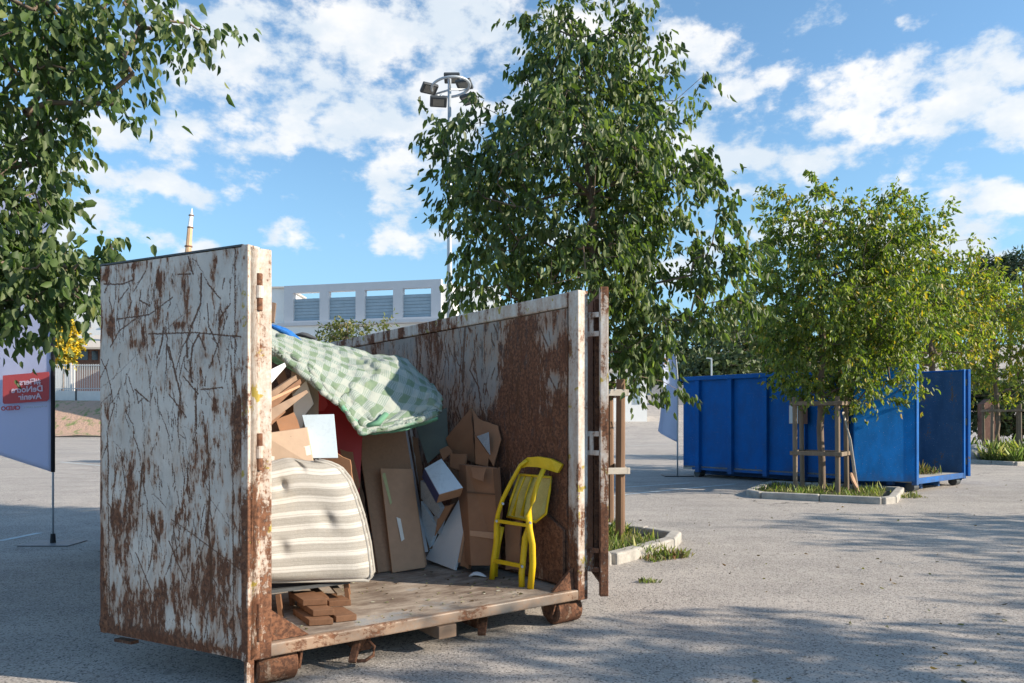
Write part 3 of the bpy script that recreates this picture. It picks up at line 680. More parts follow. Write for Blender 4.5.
# rollers with brackets
for u0 in (-.02, WID-.215):
    q = MB().tube([(u0, .12, .108), (u0+.012, .12, .108), (u0+.24, .12, .108), (u0+.252, .12, .108)], [.092, .106, .106, .092], 26)
    ro = q.build('roller', M['rr'], cont); 
    MB().tube([(u0-.014, .12, .108), (u0+.266, .12, .108)], .03, 10).build('axle', M['rr'], ro)
for u0, u1 in ((.245, .262), (WID-.245, WID-.228), (-.05, -.034)):
    MB().prism([(u0, .02, .194), (u0, .24, .194), (u0, .17, .06), (u0, .07, .06)], (u1-u0, 0, 0)).build('roller_bracket', M['rr'], cont, bevel=.003)
MB().beam((-.085, -.03, .03), (-.085, -.03, .24), .045, .05).build('support_bar', M['rwlit'], cont, bevel=.005)
# hooks and bars hanging under the sill
MB().beam((.66, .10, .19), (.58, .02, .05), .05, .03).build('hook', M['rr'], cont, bevel=.005)
MB().tube([(.70, .06, .17), (.74, .03, .12), (.73, .02, .07), (.67, .02, .045), (.62, .03, .05)], .012, 8).build('hook_ring', M['rr'], cont, smooth=True)
MB().beam((1.76, .25, .19), (1.60, .06, .05), .06, .03).build('hook', M['rr'], cont, bevel=.005)
MB().box(1.19, 1.33, -.035, .5, .105, .192).build('bearer', M['wood'], cont, bevel=.004)

# doors
def door_masks(a, z, pt):
    rng = np.random.default_rng(5); nv, nu = len(z), len(a); AA, ZZ = np.meshgrid(a, z)
    r = .17+1.1*(fbm(rng, nv, nu, 22, 5, 3)-.5)+.5*(fbm(rng, nv, nu, 4, 4)-.5); s = np.zeros((nv, nu)); st = a[1]-a[0]
    c1 = lambda x, y: pt(90+x/3.415, 230+y/3.415); c4 = lambda x, y: pt(80+x/2.7, 430+y/2.7)
    for cf, L in ((c1, [(240,170,12,30,1),(145,392,24,18,.8),(55,150,12,24,.9),(65,330,14,40,.7),(508,640,22,70,.95),(500,240,5,50,.5),(305,325,24,9,.6),(400,430,9,9,.6),(475,440,10,10,.5),(430,600,12,30,.7),(345,120,14,22,.5),(140,128,20,6,.6)]),
                  (c4, [(430,50,17,90,.95),(430,345,18,34,.8),(130,235,55,50,.42),(105,300,30,60,.35),(250,250,90,90,.26),(340,400,80,80,.50),(300,470,120,60,.40),(68,400,9,150,.9),(150,480,110,60,.40),(430,215,18,60,.4),(395,272,7,16,.9),(425,470,14,40,-.3),(240,490,12,40,-.5),(120,500,30,60,-.1),(250,572,150,16,.7)])):
        for (x, y, rx, ry, w) in L:
            p = cf(x, y); q = cf(x+rx, y+ry); sx = abs(q[0]-p[0])+.004; sz = abs(q[1]-p[1])+.004
            r += .75*w*np.exp(-(((AA-p[0])/sx)**2+((ZZ-p[1])/sz)**2)**1.2)
    r += .24*sstep((1.0-ZZ)/.85)+.5*np.exp(-((ZZ-.25)/.06)**2)+.5*np.exp(-((AA-a[-1])/.02)**2)
    T = [(c1, [(380,150),(378,250),(345,330),(330,380),(333,430)], .012), (c1, [(372,355),(350,400),(342,480),(350,520)], .011), (c1, [(372,360),(395,410)], .009), (c1, [(480,250),(445,300),(440,380),(410,470)], .005),
         (c1, [(50,185),(110,185),(150,170)], .008), (c1, [(90,305),(200,290),(280,230)], .005), (c1, [(160,300),(100,345),(70,400)], .006), (c1, [(250,335),(248,370),(235,425)], .011), (c1, [(270,400),(290,480),(310,560),(300,650)], .011),
         (c1, [(200,355),(360,350),(530,366)], .004), (c1, [(335,90),(352,150)], .009), (c1, [(300,152),(345,150)], .006), (c1, [(400,180),(445,235)], .004), (c1, [(175,205),(170,240),(205,260)], .008), (c1, [(320,500),(370,560)], .004),
         (c1, [(380,545),(455,538)], .006), (c1, [(275,440),(262,390)], .012), (c1, [(155,545),(200,585)], .008), (c1, [(130,200),(100,240)], .004), (c1, [(330,640),(270,560)], .004), (c1, [(400,250),(405,330),(440,400)], .006), (c1, [(480,430),(490,600)], .006), (c1, [(190,140),(150,210)], .004),
         (c1, [(360,540),(365,680)], .009), (c1, [(85,590),(60,680)], .006), (c1, [(495,60),(495,680)], .003),
         (c4, [(350,180),(345,260),(355,340),(355,430),(340,462)], .014), (c4, [(170,90),(160,190)], .012), (c4, [(292,90),(288,160)], .009), (c4, [(240,300),(282,400)], .005), (c4, [(200,230),(210,300)], .008), (c4, [(150,330),(195,440)], .005), (c4, [(345,20),(350,180)], .006), (c4, [(250,250),(262,330)], .007), (c4, [(110,60),(130,200)], .004), (c4, [(412,0),(415,560)], .004), (c4, [(75,40),(80,500)], .004)]
    for cf, pts, w in T: stroke(s, a, z, [cf(*p) for p in pts], w, st, rng)
    for _ in range(700):
        a0 = rng.uniform(a[0], a[-1]); z0 = z[0]+(z[-1]-z[0])*rng.random(); L = rng.exponential(.085)+.015
        sl = rng.normal()*.22 if rng.random() < .9 else rng.normal()*1.3
        pts = [(a0, z0)]; bend = rng.normal()*.5; kq = max(3, int(L/.03))
        for q in range(kq): pts.append((pts[-1][0]+(sl+bend*(q/kq-.5)+rng.normal()*.18)*L/kq, pts[-1][1]-L/kq))
        stroke(s, a, z, pts, rng.uniform(.002, .0075), st, rng, rng.uniform(.35, .9))
    return r, s
def make_door(H, Fp, z0, z1, painted):
    H = Vector(H); Fp = Vector(Fp); d = (Fp-H); Ld = d.length; d.normalize(); bk = Vector((-d.y, d.x, 0))
    if bk.y < 0: bk = -bk           # thickness runs away from the view
    if not painted: bk = Vector((abs(bk.x), -bk.y*0+bk.y, 0)) if bk.x > 0 else -bk
    up = Vector((0, 0, 1)); t = .07
    fr = MB(); W_ = lambda a, b_, z: H+d*a+bk*b_+up*z
    def bx(a0, a1, b0, b1, za, zb): fr.add([W_(a, b_, z) for z in (za, zb) for b_ in (b0, b1) for a in (a0, a1)], [(0,2,3,1),(4,5,7,6),(0,1,5,4),(2,6,7,3),(0,4,6,2),(1,3,7,5)])
    e = .0035 if painted else 0
    bx(0, Ld, e, t, z0, z1)
    door = fr.build('door', M['rwlit'] if painted else M['rr'], cont, world=True, bevel=.004)
    fr = MB(); bx(0, .055, -.012, t+.012, z0-.004, z1+.006); fr.build('door_edge', M['rwlit'], door, world=True, bevel=.006)
    for z in (z0+.1, z0+.75, z0+1.5, z1-.1):
        fr = MB(); bx(.06, Ld-.02, t, t+.06, z-.05, z+.05); fr.build('door_rib', M['rw'], door, world=True, bevel=.005)
    fr = MB(); bx(.05, Ld+.004, -.006, t+.004, z1+.001, z1+.012); fr.build('top_strip', M['lampblk'], door, world=True)
    return door, H, d, bk, Ld
Hd = Vector((-262.5/F*4.36, 4.36, 0)); Fd = Vector((-411/F*4.96, 4.96, 0))
door1, H1, d1, bk1, L1 = make_door(Hd, Fd, .21, TOP, True)
step = .0055; a_ = np.arange(.056, L1, step); z_ = np.arange(.212, TOP-.002, step)
nrm1 = bk1; 
def door_pt(px, py):
    h = hit(px, py, H1, nrm1)-H1; return h.dot(d1), h.z
r_, s_ = door_masks(a_, z_, door_pt)
AA, ZZ = np.meshgrid(a_, z_)
dent = (fbm(np.random.default_rng(8), len(z_), len(a_), 4, 4)-.5)*.010 - .009*np.exp(-((ZZ-.27)/.035)**2) + .004*np.exp(-((AA-.17)/.006)**2) - .007*sstep((AA-L1+.06)/.02)
dent = np.minimum(dent, .002)
V_ = np.array([tuple(H1)])+AA.ravel()[:, None]*np.array([tuple(d1)])+dent.ravel()[:, None]*np.array([tuple(bk1)]); V_[:, 2] = ZZ.ravel()
Mi = np.array(wm(cont).inverted()); V_ = V_@Mi[:3, :3].T+Mi[:3, 3]
n_ = len(a_); ix = (np.arange(len(z_)-1)[:, None]*n_+np.arange(n_-1)[None, :]).ravel()
sheet = npmesh('door_panel', V_, np.c_[ix, ix+n_, ix+n_+1, ix+1], M['rwa'], attrs={'rust': r_.ravel(), 'scar': s_.ravel()}, smooth=True, parent=door1)
MB().beam(H1+d1*1.05+bk1*.04+Vector((0, 0, .17)), H1+d1*1.30+bk1*.10+Vector((0, 0, .14)), .05, .02).build('latch_bar', M['rr'], door1, world=True)
for z in (.42, 1.42, 2.36):
    c = L2W(-.030, -.044, z)
    hg = MB().tube([c-Vector((0, 0, .11)), c+Vector((0, 0, .11))], .019, 12).build('hinge', M['rr'], door1, world=True, bevel=.004)
    MB().tube([c-Vector((0, 0, .036)), c+Vector((0, 0, .036))], .024, 12).build('hinge_strap', M['rwlit'], hg, world=True)
# second door, folded back on the far side of the right post
H2 = Vector((96/F*5.90, 5.90, 0)); F2 = Vector((.70, 7.14, 0))
d2 = (F2-H2).normalized(); o2 = Vector((d2.y, -d2.x, 0))
def bx2(mb, a0, a1, b0, b1, za, zb): return mb.add([H2+d2*a+o2*b_+Vector((0, 0, z)) for z in (za, zb) for b_ in (b0, b1) for a in (a0, a1)], [(0,2,3,1),(4,5,7,6),(0,1,5,4),(2,6,7,3),(0,4,6,2),(1,3,7,5)])
M['rrd'] = rusty('heavily rusted door', (.30, .25, .20), amount=.98)
door2 = bx2(MB(), .06, 1.24, -.05, .0, .30, TOP).build('door', M['rrd'], cont, world=True, bevel=.004)
bx2(MB(), 0, .06, -.062, .004, .22, TOP+.03).build('door_edge', M['rwlit'], door2, world=True, bevel=.006)
MB().prism([H2+d2*.06+Vector((0, 0, .24))-o2*.03, H2+d2*.06+Vector((0, 0, .38))-o2*.03, H2+d2*.30+Vector((0, 0, .38))-o2*.03], o2*.03).build('gusset', M['rr'], door2, world=True)
for a in (.12, .22): bx2(MB(), a, a+.035, -.085, -.051, .35, TOP-.05).build('door_rib', M['rrd'], door2, world=True, bevel=.004)
for z in (.50, 1.42, 2.36):
    a = L2W(WID+.052, .03, z); b = H2+d2*.03-o2*.062+Vector((0, 0, z))
    hg = MB().tube([(a+b)/2-Vector((0, 0, .09)), (a+b)/2+Vector((0, 0, .09))], .018, 12).build('hinge', M['rwlit'], door2, world=True, bevel=.003)
    for dz in (-.075, .075): MB().beam(a+Vector((0, 0, dz)), b+Vector((0, 0, dz)), .02, .04).build('hinge_strap', M['rwlit'], hg, world=True, bevel=.003)

# ------------------------------------------------------------ what lies in the container
def board(name, label, cat, cs, th, mat, group=None, bevel=.002, parent=None, push=None):
    """a sheet with its outline at real depths and a real thickness away from the view"""
    pts = [P(*c) for c in cs]
    n = Vector((0, 0, 0))
    for i in range(1, len(pts)-1): n += (pts[i]-pts[0]).cross(pts[i+1]-pts[0])
    n.normalize(); c = sum(pts, Vector())/len(pts)
    if n.dot(c-Vector((0, 0, EYE))) < 0: n = -n
    # flatten onto the mean plane
    pts = [p-n*(p-c).dot(n) for p in pts]
    lo = min(p.z for p in pts+[q+n*th for q in pts])
    if lo < FL+.003 and parent is None: pts = [p+Vector((0, 0, FL+.003-lo)) for p in pts]; c = c+Vector((0, 0, FL+.003-lo))
    if 'card' in mat.name:
        rj = random.Random(len(label or '')*7+int(c.x*1000) % 97); out = []
        for p, q in zip(pts, pts[1:]+pts[:1]):
            k_ = max(2, int((q-p).length/.05)); inw = (c-(p+q)/2).normalized()
            for t_ in range(k_): out.append(p+(q-p)*(t_/k_)+inw*(rj.uniform(-.004, .009) if t_ else 0))
        pts = out
    mb = MB().prism(pts, n*th)
    if parent is not None: return mb.build(name, mat, parent, world=True, bevel=bevel)
    return tag(mb.build(name, mat, origin=c, bevel=bevel), label, cat, group)
def ZW(x, off=.12):
    """distance of the right wall's inner face along the sight line of column x, minus a gap"""
    return hit(x, 450, L2W(WID-.06, 0, 0), WD).y-off
CB = 'cardboard leaning in the container'
# striped mattress
def mattress():
    nu, nv = 70, 70; pts = []
    def xr(v):      # right edge by height, v 0 bottom .. 1 top
        ks = [(0, 368), (.05, 371), (.3, 367), (.52, 361), (.70, 354), (.84, 347), (.93, 338), (.97, 329), (1, 314)]
        for (a, xa), (b, xb) in zip(ks[:-1], ks[1:]):
            if v <= b: return xa+(xb-xa)*(v-a)/(b-a)
        return ks[-1][1]
    V_, UVs = [], []
    for side in (0, 1):
        for j in range(nv+1):
            v = j/nv
            for i in range(nu+1):
                u = i/nu; x0 = 250; X_ = xr(v)
                x = x0+(X_-x0)*u; yt = 460+1.5*math.sin(u*9)+4*max(0, .45-u)*(1 if u < .45 else 0); yb = 584-2*u
                y = yb+(yt-yb)*v
                Zc = 4.98+.42*u*(X_-250)/121+.06*v
                e = max(0, 1-(abs(2*u-1))**7)**.45*max(0, 1-(abs(2*v-1))**7)**.45
                th = .15*e
                for (tx, ty, tr) in ((.70, .52, .07), (.33, .80, .05), (.58, .96, .05), (.28, .30, .06)):
                    th -= .045*math.exp(-(((u-tx)/tr)**2+((v-ty)/tr)**2)/1.2)*e
                th += .006*math.sin(v*23+u*3)*e+.008*math.sin(u*6+v*3)
                p = P(x, y, Zc+ (.0 if side == 0 else .0)); p.y += (-th if side == 0 else th*.9)+.10
                V_.append(tuple(p)); UVs.append((u, v))
    n = (nu+1)*(nv+1); Fs = []
    for side in (0, 1):
        for j in range(nv):
            for i in range(nu):
                a = side*n+j*(nu+1)+i; q = (a, a+1, a+nu+2, a+nu+1); Fs.append(q if side == 0 else q[::-1])
    m, G, b, o = newmat('striped ticking')
    uv = G.n('ShaderNodeAttribute', attribute_name='uvw').outputs['Vector']; co = ocoord(G)
    sp_ = G.n('ShaderNodeSeparateXYZ'); G.put(sp_.inputs[0], uv)
    vv = G.m('ADD', sp_.outputs[1], G.m('MULTIPLY', sp_.outputs[0], -.03)); vv = G.m('ADD', vv, G.m('MULTIPLY', G.m('SUBTRACT', G.noise(co, 5, 3), .5), .02))
    fr_ = G.m('FRACT', G.m('MULTIPLY', vv, 9.0)); tri = G.m('ABSOLUTE', G.m('SUBTRACT', fr_, .5))
    wide_ = G.step(tri, .26, .33); fine_ = G.m('ABSOLUTE', G.m('SUBTRACT', G.m('FRACT', G.m('MULTIPLY', vv, 32.0)), .5))
    c = G.mix(wide_, (.28, .265, .24), (.44, .425, .40)); c = G.mix(G.m('MULTIPLY', G.step(fine_, .14, .04), .5), c, (.20, .185, .165))
    c = G.mix(G.step(G.noise(co, 3.2, 5, .65), .5, .72, 0, .25), c, (.42, .33, .22)); c = G.mix(G.step(G.noise(co, 300, 2), .4, .7, 0, .15), c, (.9, .88, .85))
    G.put(b.inputs['Base Color'], c); b.inputs['Roughness'].default_value = .95; b.inputs['Specular IOR Level'].default_value = .1
    bump(G, b, G.m('ADD', G.noise(co, 9, 5, .6), G.m('MULTIPLY', G.noise(co, 260, 2), .3)), .5, .012)
    V_ = np.array(V_); og = np.array([-1.35, 5.2, .55])
    ob = npmesh('mattress', V_-og, np.array(Fs), m, attrs={'uvw': np.c_[np.array(UVs), np.zeros(len(UVs))]}, smooth=True); ob.location = tuple(og)
    tag(ob, 'cream and grey striped tufted mattress folded upright at the left', 'mattress')
    def edge(yoff, name):
        pts = []
        for j in range(0, 41):
            v = j/40; x = xr(v)-1.0; Zc = 4.98+.42*(x-250)/121+.06*v; q = P(x, (582)+(461-582)*v, Zc); q.y += .10+yoff; pts.append(q)
        lead = [P(x, 584-2*(x-250)/121, 4.98+.42*(x-250)/121)+Vector((0, .10+yoff, .004)) for x in (252, 280, 310, 340, 362)]
        m_ = MB().tube(lead+pts, .012, 8); return m_.build(name, M['tape'] if False else M['pip'], ob, world=True, smooth=True)
    edge(-.055, 'piping'); edge(.055, 'piping')
M['pip'] = plain('grey piping', (.33, .315, .29), .9, .12, 30, bmp=.3)
mattress()
# low table that carries it
t = thing('low_table', 'low dark wooden table under the striped mattress', 'table', P(315, 600, 5.35))
q0 = P(262, 0, 5.1); q1 = P(352, 0, 5.45)
MB().prism([Vector((q0.x, q0.y-.05, .455)), Vector((q1.x, q1.y-.05, .455)), Vector((q1.x-.1, q1.y+.35, .455)), Vector((q0.x-.1, q0.y+.35, .455))], (0, 0, -.022)).build('tabletop', M['greydark'], t, world=True)
for (x, y) in ((q0.x+.12, q0.y+.0), (q1.x-.03, q1.y-.02), (q0.x+.1, q0.y+.33), (q1.x-.10, q1.y+.3)):
    MB().beam((x+.01, y, FL+.002), (x-.01, y, .425), .03).build('leg', M['woodend'], t, world=True)
# plank off-cuts
PL = 'plank off-cuts stacked before the mattress'
def plank(x0, x1, yb, z0, h, L, label, tw=0):
    Zf = (EYE-z0)*F/(yb-HOR); a = Vector(((x0-CX)*Zf/F, Zf, z0)); b = Vector(((x1-CX)*Zf/F, Zf+.035+tw, z0)); k = Vector((-.55, .84, 0))*L
    o = MB().prism([a, b, b+k, a+k], (0, 0, h)).build('plank', M['woodend'], bevel=.003, origin=(a+b)/2); tag(o, label, 'plank', PL)
plank(309, 332, 626, FL+.003, .040, .34, 'bottom plank off-cut of the left stack nearest the sill')
plank(313, 333, 616.5, FL+.046, .040, .34, 'middle plank off-cut of the left stack')
plank(303, 326, 606, FL+.089, .040, .30, 'top plank off-cut of the left stack under the mattress edge')
plank(336, 355, 622.5, FL+.003, .040, .26, 'lower plank off-cut of the right stack, nearest the bare floor', .02)
plank(329, 350, 607, FL+.046, .040, .24, 'upper plank off-cut of the right stack')
for i, (a, b, w, lab) in enumerate(((( -1.30, 5.25, .36), (-1.55, 5.6, .42), .03, 'thin dark slat leaning below the mattress, the left one'), ((-1.20, 5.28, .385), (-1.38, 5.62, .42), .03, 'thin dark slat leaning below the mattress, the right one'))):
    tag(MB().beam(a, b, .05, .015).build('slat', M['greywood'] if i else M['woodend'], origin=a), lab, 'slat', 'slats under the mattress')
# left heap
t = thing('cardboard_box', 'pale cardboard box with a cut handle hole behind the mattress', 'cardboard box', P(290, 470, 5.6))
cb1 = [P(262, 434, 5.42), P(307, 427.5, 5.55), P(314, 466, 5.5), P(262, 474, 5.40)]
nb = Vector((-.25, .97, 0)).normalized()
MB().prism(cb1, nb*.30).build('box_body', M['card3'], t, world=True, bevel=.004)
f = lambda u, v, o=0: (cb1[0]*(1-u)*(1-v)+cb1[1]*u*(1-v)+cb1[2]*u*v+cb1[3]*(1-u)*v)-nb*o
MB().prism([f(0, .58, .003), f(.99, .46, .003), f(.99, .70, .003), f(0, .82, .003)], -nb*.001).build('tape', M['tape'], t, world=True)
MB().prism([f(.36, .24, .002), f(.40, .19, .002), f(.62, .16, .002), f(.66, .21, .002), f(.62, .28, .002), f(.40, .31, .002)], -nb*.001).build('handle_hole', M['card2'], t, world=True)  # dark sheet stands in for the shade inside the hole
board('panel', 'pale blue white panel standing upright left of the red board', 'panel', [(302,415,5.80),(334,414,5.84),(338,458,5.76),(313,458,5.72)], .012, M['bluewhite'])
board('cardboard_sheet', 'salmon pale cardboard sheet with torn white flap beside the red board', 'cardboard sheet', [(291,364,6.05),(316,364,6.1),(319,398,6.06),(318,430,6.02),(294,440,5.98)], .012, M['card3'], CB)
board('cardboard_sheet', 'torn white cardboard strip in front of the salmon sheet', 'cardboard sheet', [(293,395,5.98),(306,380,5.99),(314,404,5.99),(305,415,5.96),(301,432,5.94),(295,430,5.94)], .006, M['tape'], CB)
board('red_board', 'large deep red board leaning under the checked quilt', 'board', [(316,360,6.60),(345,366,6.7),(364,412,6.68),(359,500,6.62),(322,502,6.50)], .02, M['red'])
board('red_board', 'narrow bright red strip at the left edge of the deep red board', 'board', [(317,374,6.42),(328,405,6.43),(324,411,6.42),(319,411,6.41)], .008, plain('bright red', (.50, .05, .05), .5, .1, 5))  # sunlit edge of the red board laid on as a brighter strip
for i, (cs, mt, lab) in enumerate((([(262,374,5.35),(284,363,5.75),(287,366,5.75),(266,389,5.35)], 'white', 'white faced board on top of the tilted plank pile'),
      ([(262,398,5.30),(296,375,5.8),(299,381,5.8),(262,409,5.3)], 'wood', 'topmost bare wood board of the tilted pile by the post'),
      ([(262,407,5.28),(300,379,5.75),(302,383,5.75),(264,418,5.28)], 'woodend', 'dark edged board second in the tilted pile by the post'),
      ([(264,412,5.24),(306,390,5.65),(309,392,5.65),(268,424,5.24)], 'wood', 'longest bare board sticking out of the tilted pile by the post'),
      ([(262,424,5.22),(284,408,5.5),(286,412,5.5),(264,432,5.22)], 'woodend', 'lowest broken board of the tilted pile by the post'))):
    board('wooden_board', lab, 'board', cs, .03, M[mt], 'boards in the tilted pile')
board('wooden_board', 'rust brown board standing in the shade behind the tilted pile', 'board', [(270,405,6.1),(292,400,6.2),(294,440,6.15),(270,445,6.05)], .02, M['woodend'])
# quilt
def catmull(p0, p1, p2, p3, t): return .5*((2*p1)+(-p0+p2)*t+(2*p0-5*p1+4*p2-p3)*t*t+(-p0+3*p1-3*p2+p3)*t**3)
def quilt():
    rows = [[(268,331,6.55),(300,339,6.75),(335,350,7.0),(372,355,7.15),(405,362,7.2),(434,384,7.0)],
            [(268,333,6.2),(303,344,6.4),(340,357,6.6),(378,362,6.75),(414,373,6.8),(441,398,6.7)],
            [(268,337,5.98),(303,352,6.1),(340,368,6.25),(380,378,6.4),(418,390,6.5),(442,404,6.5)],
            [(268,344,5.85),(302,360,5.9),(334,382,5.98),(368,398,6.1),(408,408,6.25),(440,409,6.35)],
            [(269,351,5.80),(298,367,5.82),(328,391,5.84),(352,414,5.90),(380,428,6.0),(436,412,6.28)],
            [(270,356,5.84),(299,371,5.86),(330,395,5.86),(354,422,5.88),(370,435,5.93),(437,414,6.26)],
            [(272,358,6.0),(301,371,6.0),(334,396,6.0),(360,424,6.02),(378,434,6.05),(436,415,6.4)]]
    A = np.array([[tuple(P(*c)) for c in r] for r in rows]); nr, nc = A.shape[:2]; ns, ntt = 110, 90
    def interp(A, m, axis):
        A = np.moveaxis(A, axis, 0); k = A.shape[0]; out = []
        for i in range(m+1):
            x = i/m*(k-1); j = min(int(x), k-2); t = x-j
            g_ = lambda q: A[min(max(q, 0), k-1)]
            out.append(catmull(g_(j-1), g_(j), g_(j+1), g_(j+2), t))
        return np.moveaxis(np.array(out), 0, axis)
    B = interp(interp(A, ntt, 0), ns, 1)
    T_, S_ = np.meshgrid(np.linspace(0, 1, ntt+1), np.linspace(0, 1, ns+1), indexing='ij')
    n = fbm(np.random.default_rng(4), ntt+1, ns+1, 5, 4)-.5
    n2_ = fbm(np.random.default_rng(14), ntt+1, ns+1, 11, 3)-.5; B[:, :, 1] += (np.abs(n2_)*-.16+.03); B[:, :, 2] += n2_*.05; B[:, :, 2] += n*.10+.012*np.sin(S_*19+T_*7)*S_ + .02*np.sin(T_*14+S_*4)*S_; B[:, :, 1] += n*.05
    V_ = B.reshape(-1, 3); w = ns+1; ix = (np.arange(ntt)[:, None]*w+np.arange(ns)[None, :]).ravel()
    m, G, b, o = newmat('green white check quilt'); uv = G.n('ShaderNodeAttribute', attribute_name='uvw').outputs['Vector']; co = ocoord(G)
    s_2 = G.n('ShaderNodeSeparateXYZ'); G.put(s_2.inputs[0], G.vm('ADD', uv, G.vm('MULTIPLY', G.vm('SUBTRACT', G.noise(co, 6, 2, .5, 1), (.5,.5,.5)), (.03, .03, 0))))
    fu = G.m('FRACT', G.m('MULTIPLY', s_2.outputs[0], 12)); fv = G.m('FRACT', G.m('MULTIPLY', s_2.outputs[1], 9.0))
    su = G.step(G.m('ABSOLUTE', G.m('SUBTRACT', fu, .5)), .24, .27); sv = G.step(G.m('ABSOLUTE', G.m('SUBTRACT', fv, .5)), .24, .27)
    both = G.m('MULTIPLY', su, sv); one = G.m('SUBTRACT', G.m('MAXIMUM', su, sv), both)
    fine_ = G.step(G.m('ABSOLUTE', G.m('SUBTRACT', G.m('FRACT', G.m('MULTIPLY', s_2.outputs[0], 110)), .5)), .15, .35)
    c = G.mix(one, (.33, .36, .33), G.mix(fine_, (.21, .265, .24), (.30, .34, .315))); c = G.mix(both, c, G.mix(G.noise(co, 30, 3), (.11, .18, .125), (.19, .245, .17)))
    c = G.mix(G.step(G.noise(co, 4, 5, .65), .5, .7, 0, .3), c, (.36, .38, .27))
    under = G.step(s_2.outputs[1], .80, .84); c = G.mix(under, c, (.14, .33, .22))
    G.put(b.inputs['Base Color'], c); b.inputs['Roughness'].default_value = .9; b.inputs['Specular IOR Level'].default_value = .15
    bump(G, b, G.m('ADD', G.noise(co, 12, 4), G.m('MULTIPLY', G.noise(co, 130, 2), .35)), .6, .02)
    og = np.array([-1.2, 6.2, 1.9])
    ob = npmesh('quilt', V_-og, np.c_[ix, ix+1, ix+w+1, ix+w], m, attrs={'uvw': np.c_[S_.ravel(), T_.ravel(), T_.ravel()*0]}, smooth=True); ob.location = tuple(og)
    sd = ob.modifiers.new('thickness', 'SOLIDIFY'); sd.thickness = .035; sd.offset = 0
    tag(ob, 'green and white checked quilt draped over the waste heap', 'quilt')
    rl = MB().tube([P(366, 426, 5.95), P(378, 423, 5.98), P(386, 414, 6.05)], [.028, .034, .03], 12, .7)
    rl.build('folded_corner', plain('quilt lining', (.12, .28, .18), .9, .2, 12), ob, world=True, smooth=True)
quilt()
# hidden bulk under the quilt: big boxes added as dark fill for the shade there
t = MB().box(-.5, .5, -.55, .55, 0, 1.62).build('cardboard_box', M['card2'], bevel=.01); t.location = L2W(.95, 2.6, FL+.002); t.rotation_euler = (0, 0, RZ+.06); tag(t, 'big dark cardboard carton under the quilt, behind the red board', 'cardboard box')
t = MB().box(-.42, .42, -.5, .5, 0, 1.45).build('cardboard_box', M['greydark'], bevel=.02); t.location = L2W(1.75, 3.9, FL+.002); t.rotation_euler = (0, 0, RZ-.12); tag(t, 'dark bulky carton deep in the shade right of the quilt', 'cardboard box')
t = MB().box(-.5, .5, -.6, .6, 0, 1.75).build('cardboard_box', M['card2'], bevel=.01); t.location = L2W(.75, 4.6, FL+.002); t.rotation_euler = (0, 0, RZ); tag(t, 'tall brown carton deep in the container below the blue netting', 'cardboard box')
# netting, foam, film on top
def lump(name, label, cat, pts, rad, flat, mat, seed=1):
    rr = random.Random(seed); m_ = MB().tube([P(*p) for p in pts], rad, 14, flat)
    for v in m_.v: v += Vector((rr.uniform(-1, 1), rr.uniform(-1, 1), rr.uniform(-1, 1)))*.010
    o = m_.build(name, mat, smooth=True, origin=P(*pts[0])); s_ = o.modifiers.new('sub', 'SUBSURF'); s_.levels = s_.render_levels = 1
    return tag(o, label, cat)
lump('netting', 'crumpled bright blue plastic netting on top of the waste heap', 'netting', [(268,325,6.5),(278,329,6.5),(290,334,6.55),(300,343,6.5),(308,349,6.45)], [.04,.07,.08,.06,.02], .45, M['bluenet'])
lump('foam_piece', 'dark grey curled foam piece beside the blue netting', 'foam', [(291,338,7.0),(302,334,7.0),(312,338,7.0),(318,339,7.0)], [.03,.07,.06,.01], .45, M['greydark'], 2)
lump('plastic_film', 'pale grey crumpled plastic film on top of the checked quilt', 'plastic film', [(303,340,6.7),(318,347,6.8),(334,353,6.9),(346,354,7.0)], [.05,.07,.05,.012], .5, M['greyfilm'], 3)
board('plank', 'narrow brown plank end standing up beside the left post', 'plank', [(272,302,5.9),(276,303,5.9),(274,322,5.85),(271,322,5.85)], .02, M['wood'])
# chipboards and strips
board('chipboard_sheet', 'tall speckled chipboard sheet leaning right of the mattress', 'board', [(357,440,6.95),(406,429,7.12),(426,569,6.76),(379,575,6.50)], .018, M['chip'], 'big leaning boards')
board('chipboard_sheet', 'paler smooth board leaning in front of the speckled chipboard', 'board', [(380,469,6.78),(413,469,6.90),(425,568,6.70),(393,573,6.52)], .016, M['chip2'], 'big leaning boards')
board('cardboard_sheet', 'dark brown strip between the mattress and the chipboard', 'cardboard sheet', [(345,462,6.75),(357,455,6.8),(378,574,6.47),(371,572,6.44)], .02, M['card2'], CB)
board('cardboard_sheet', 'brown cardboard strip just behind the mattress edge', 'cardboard sheet', [(330,460,6.55),(348,466,6.6),(371,573,6.38),(350,570,6.36)], .02, M['card'], CB)
board('cardboard_sheet', 'small torn brown cardboard with a curled top above the mattress', 'cardboard sheet', [(318,455,6.0),(335,452,6.0),(350,460,6.0),(354,485,6.0),(340,478,6.0)], .03, M['card'], CB)
t = thing('aluminium_strips', 'upright aluminium frame strips leaning behind the chipboards', 'metal strip', P(424, 560, 6.9))
MB().beam(P(404, 424, 7.22), P(426, 552, 6.92), .035, .02).build('profile', M['alu'], t, world=True)
MB().beam(P(410, 424, 7.24), P(430, 545, 6.98), .022, .02).build('profile', M['galv'], t, world=True)
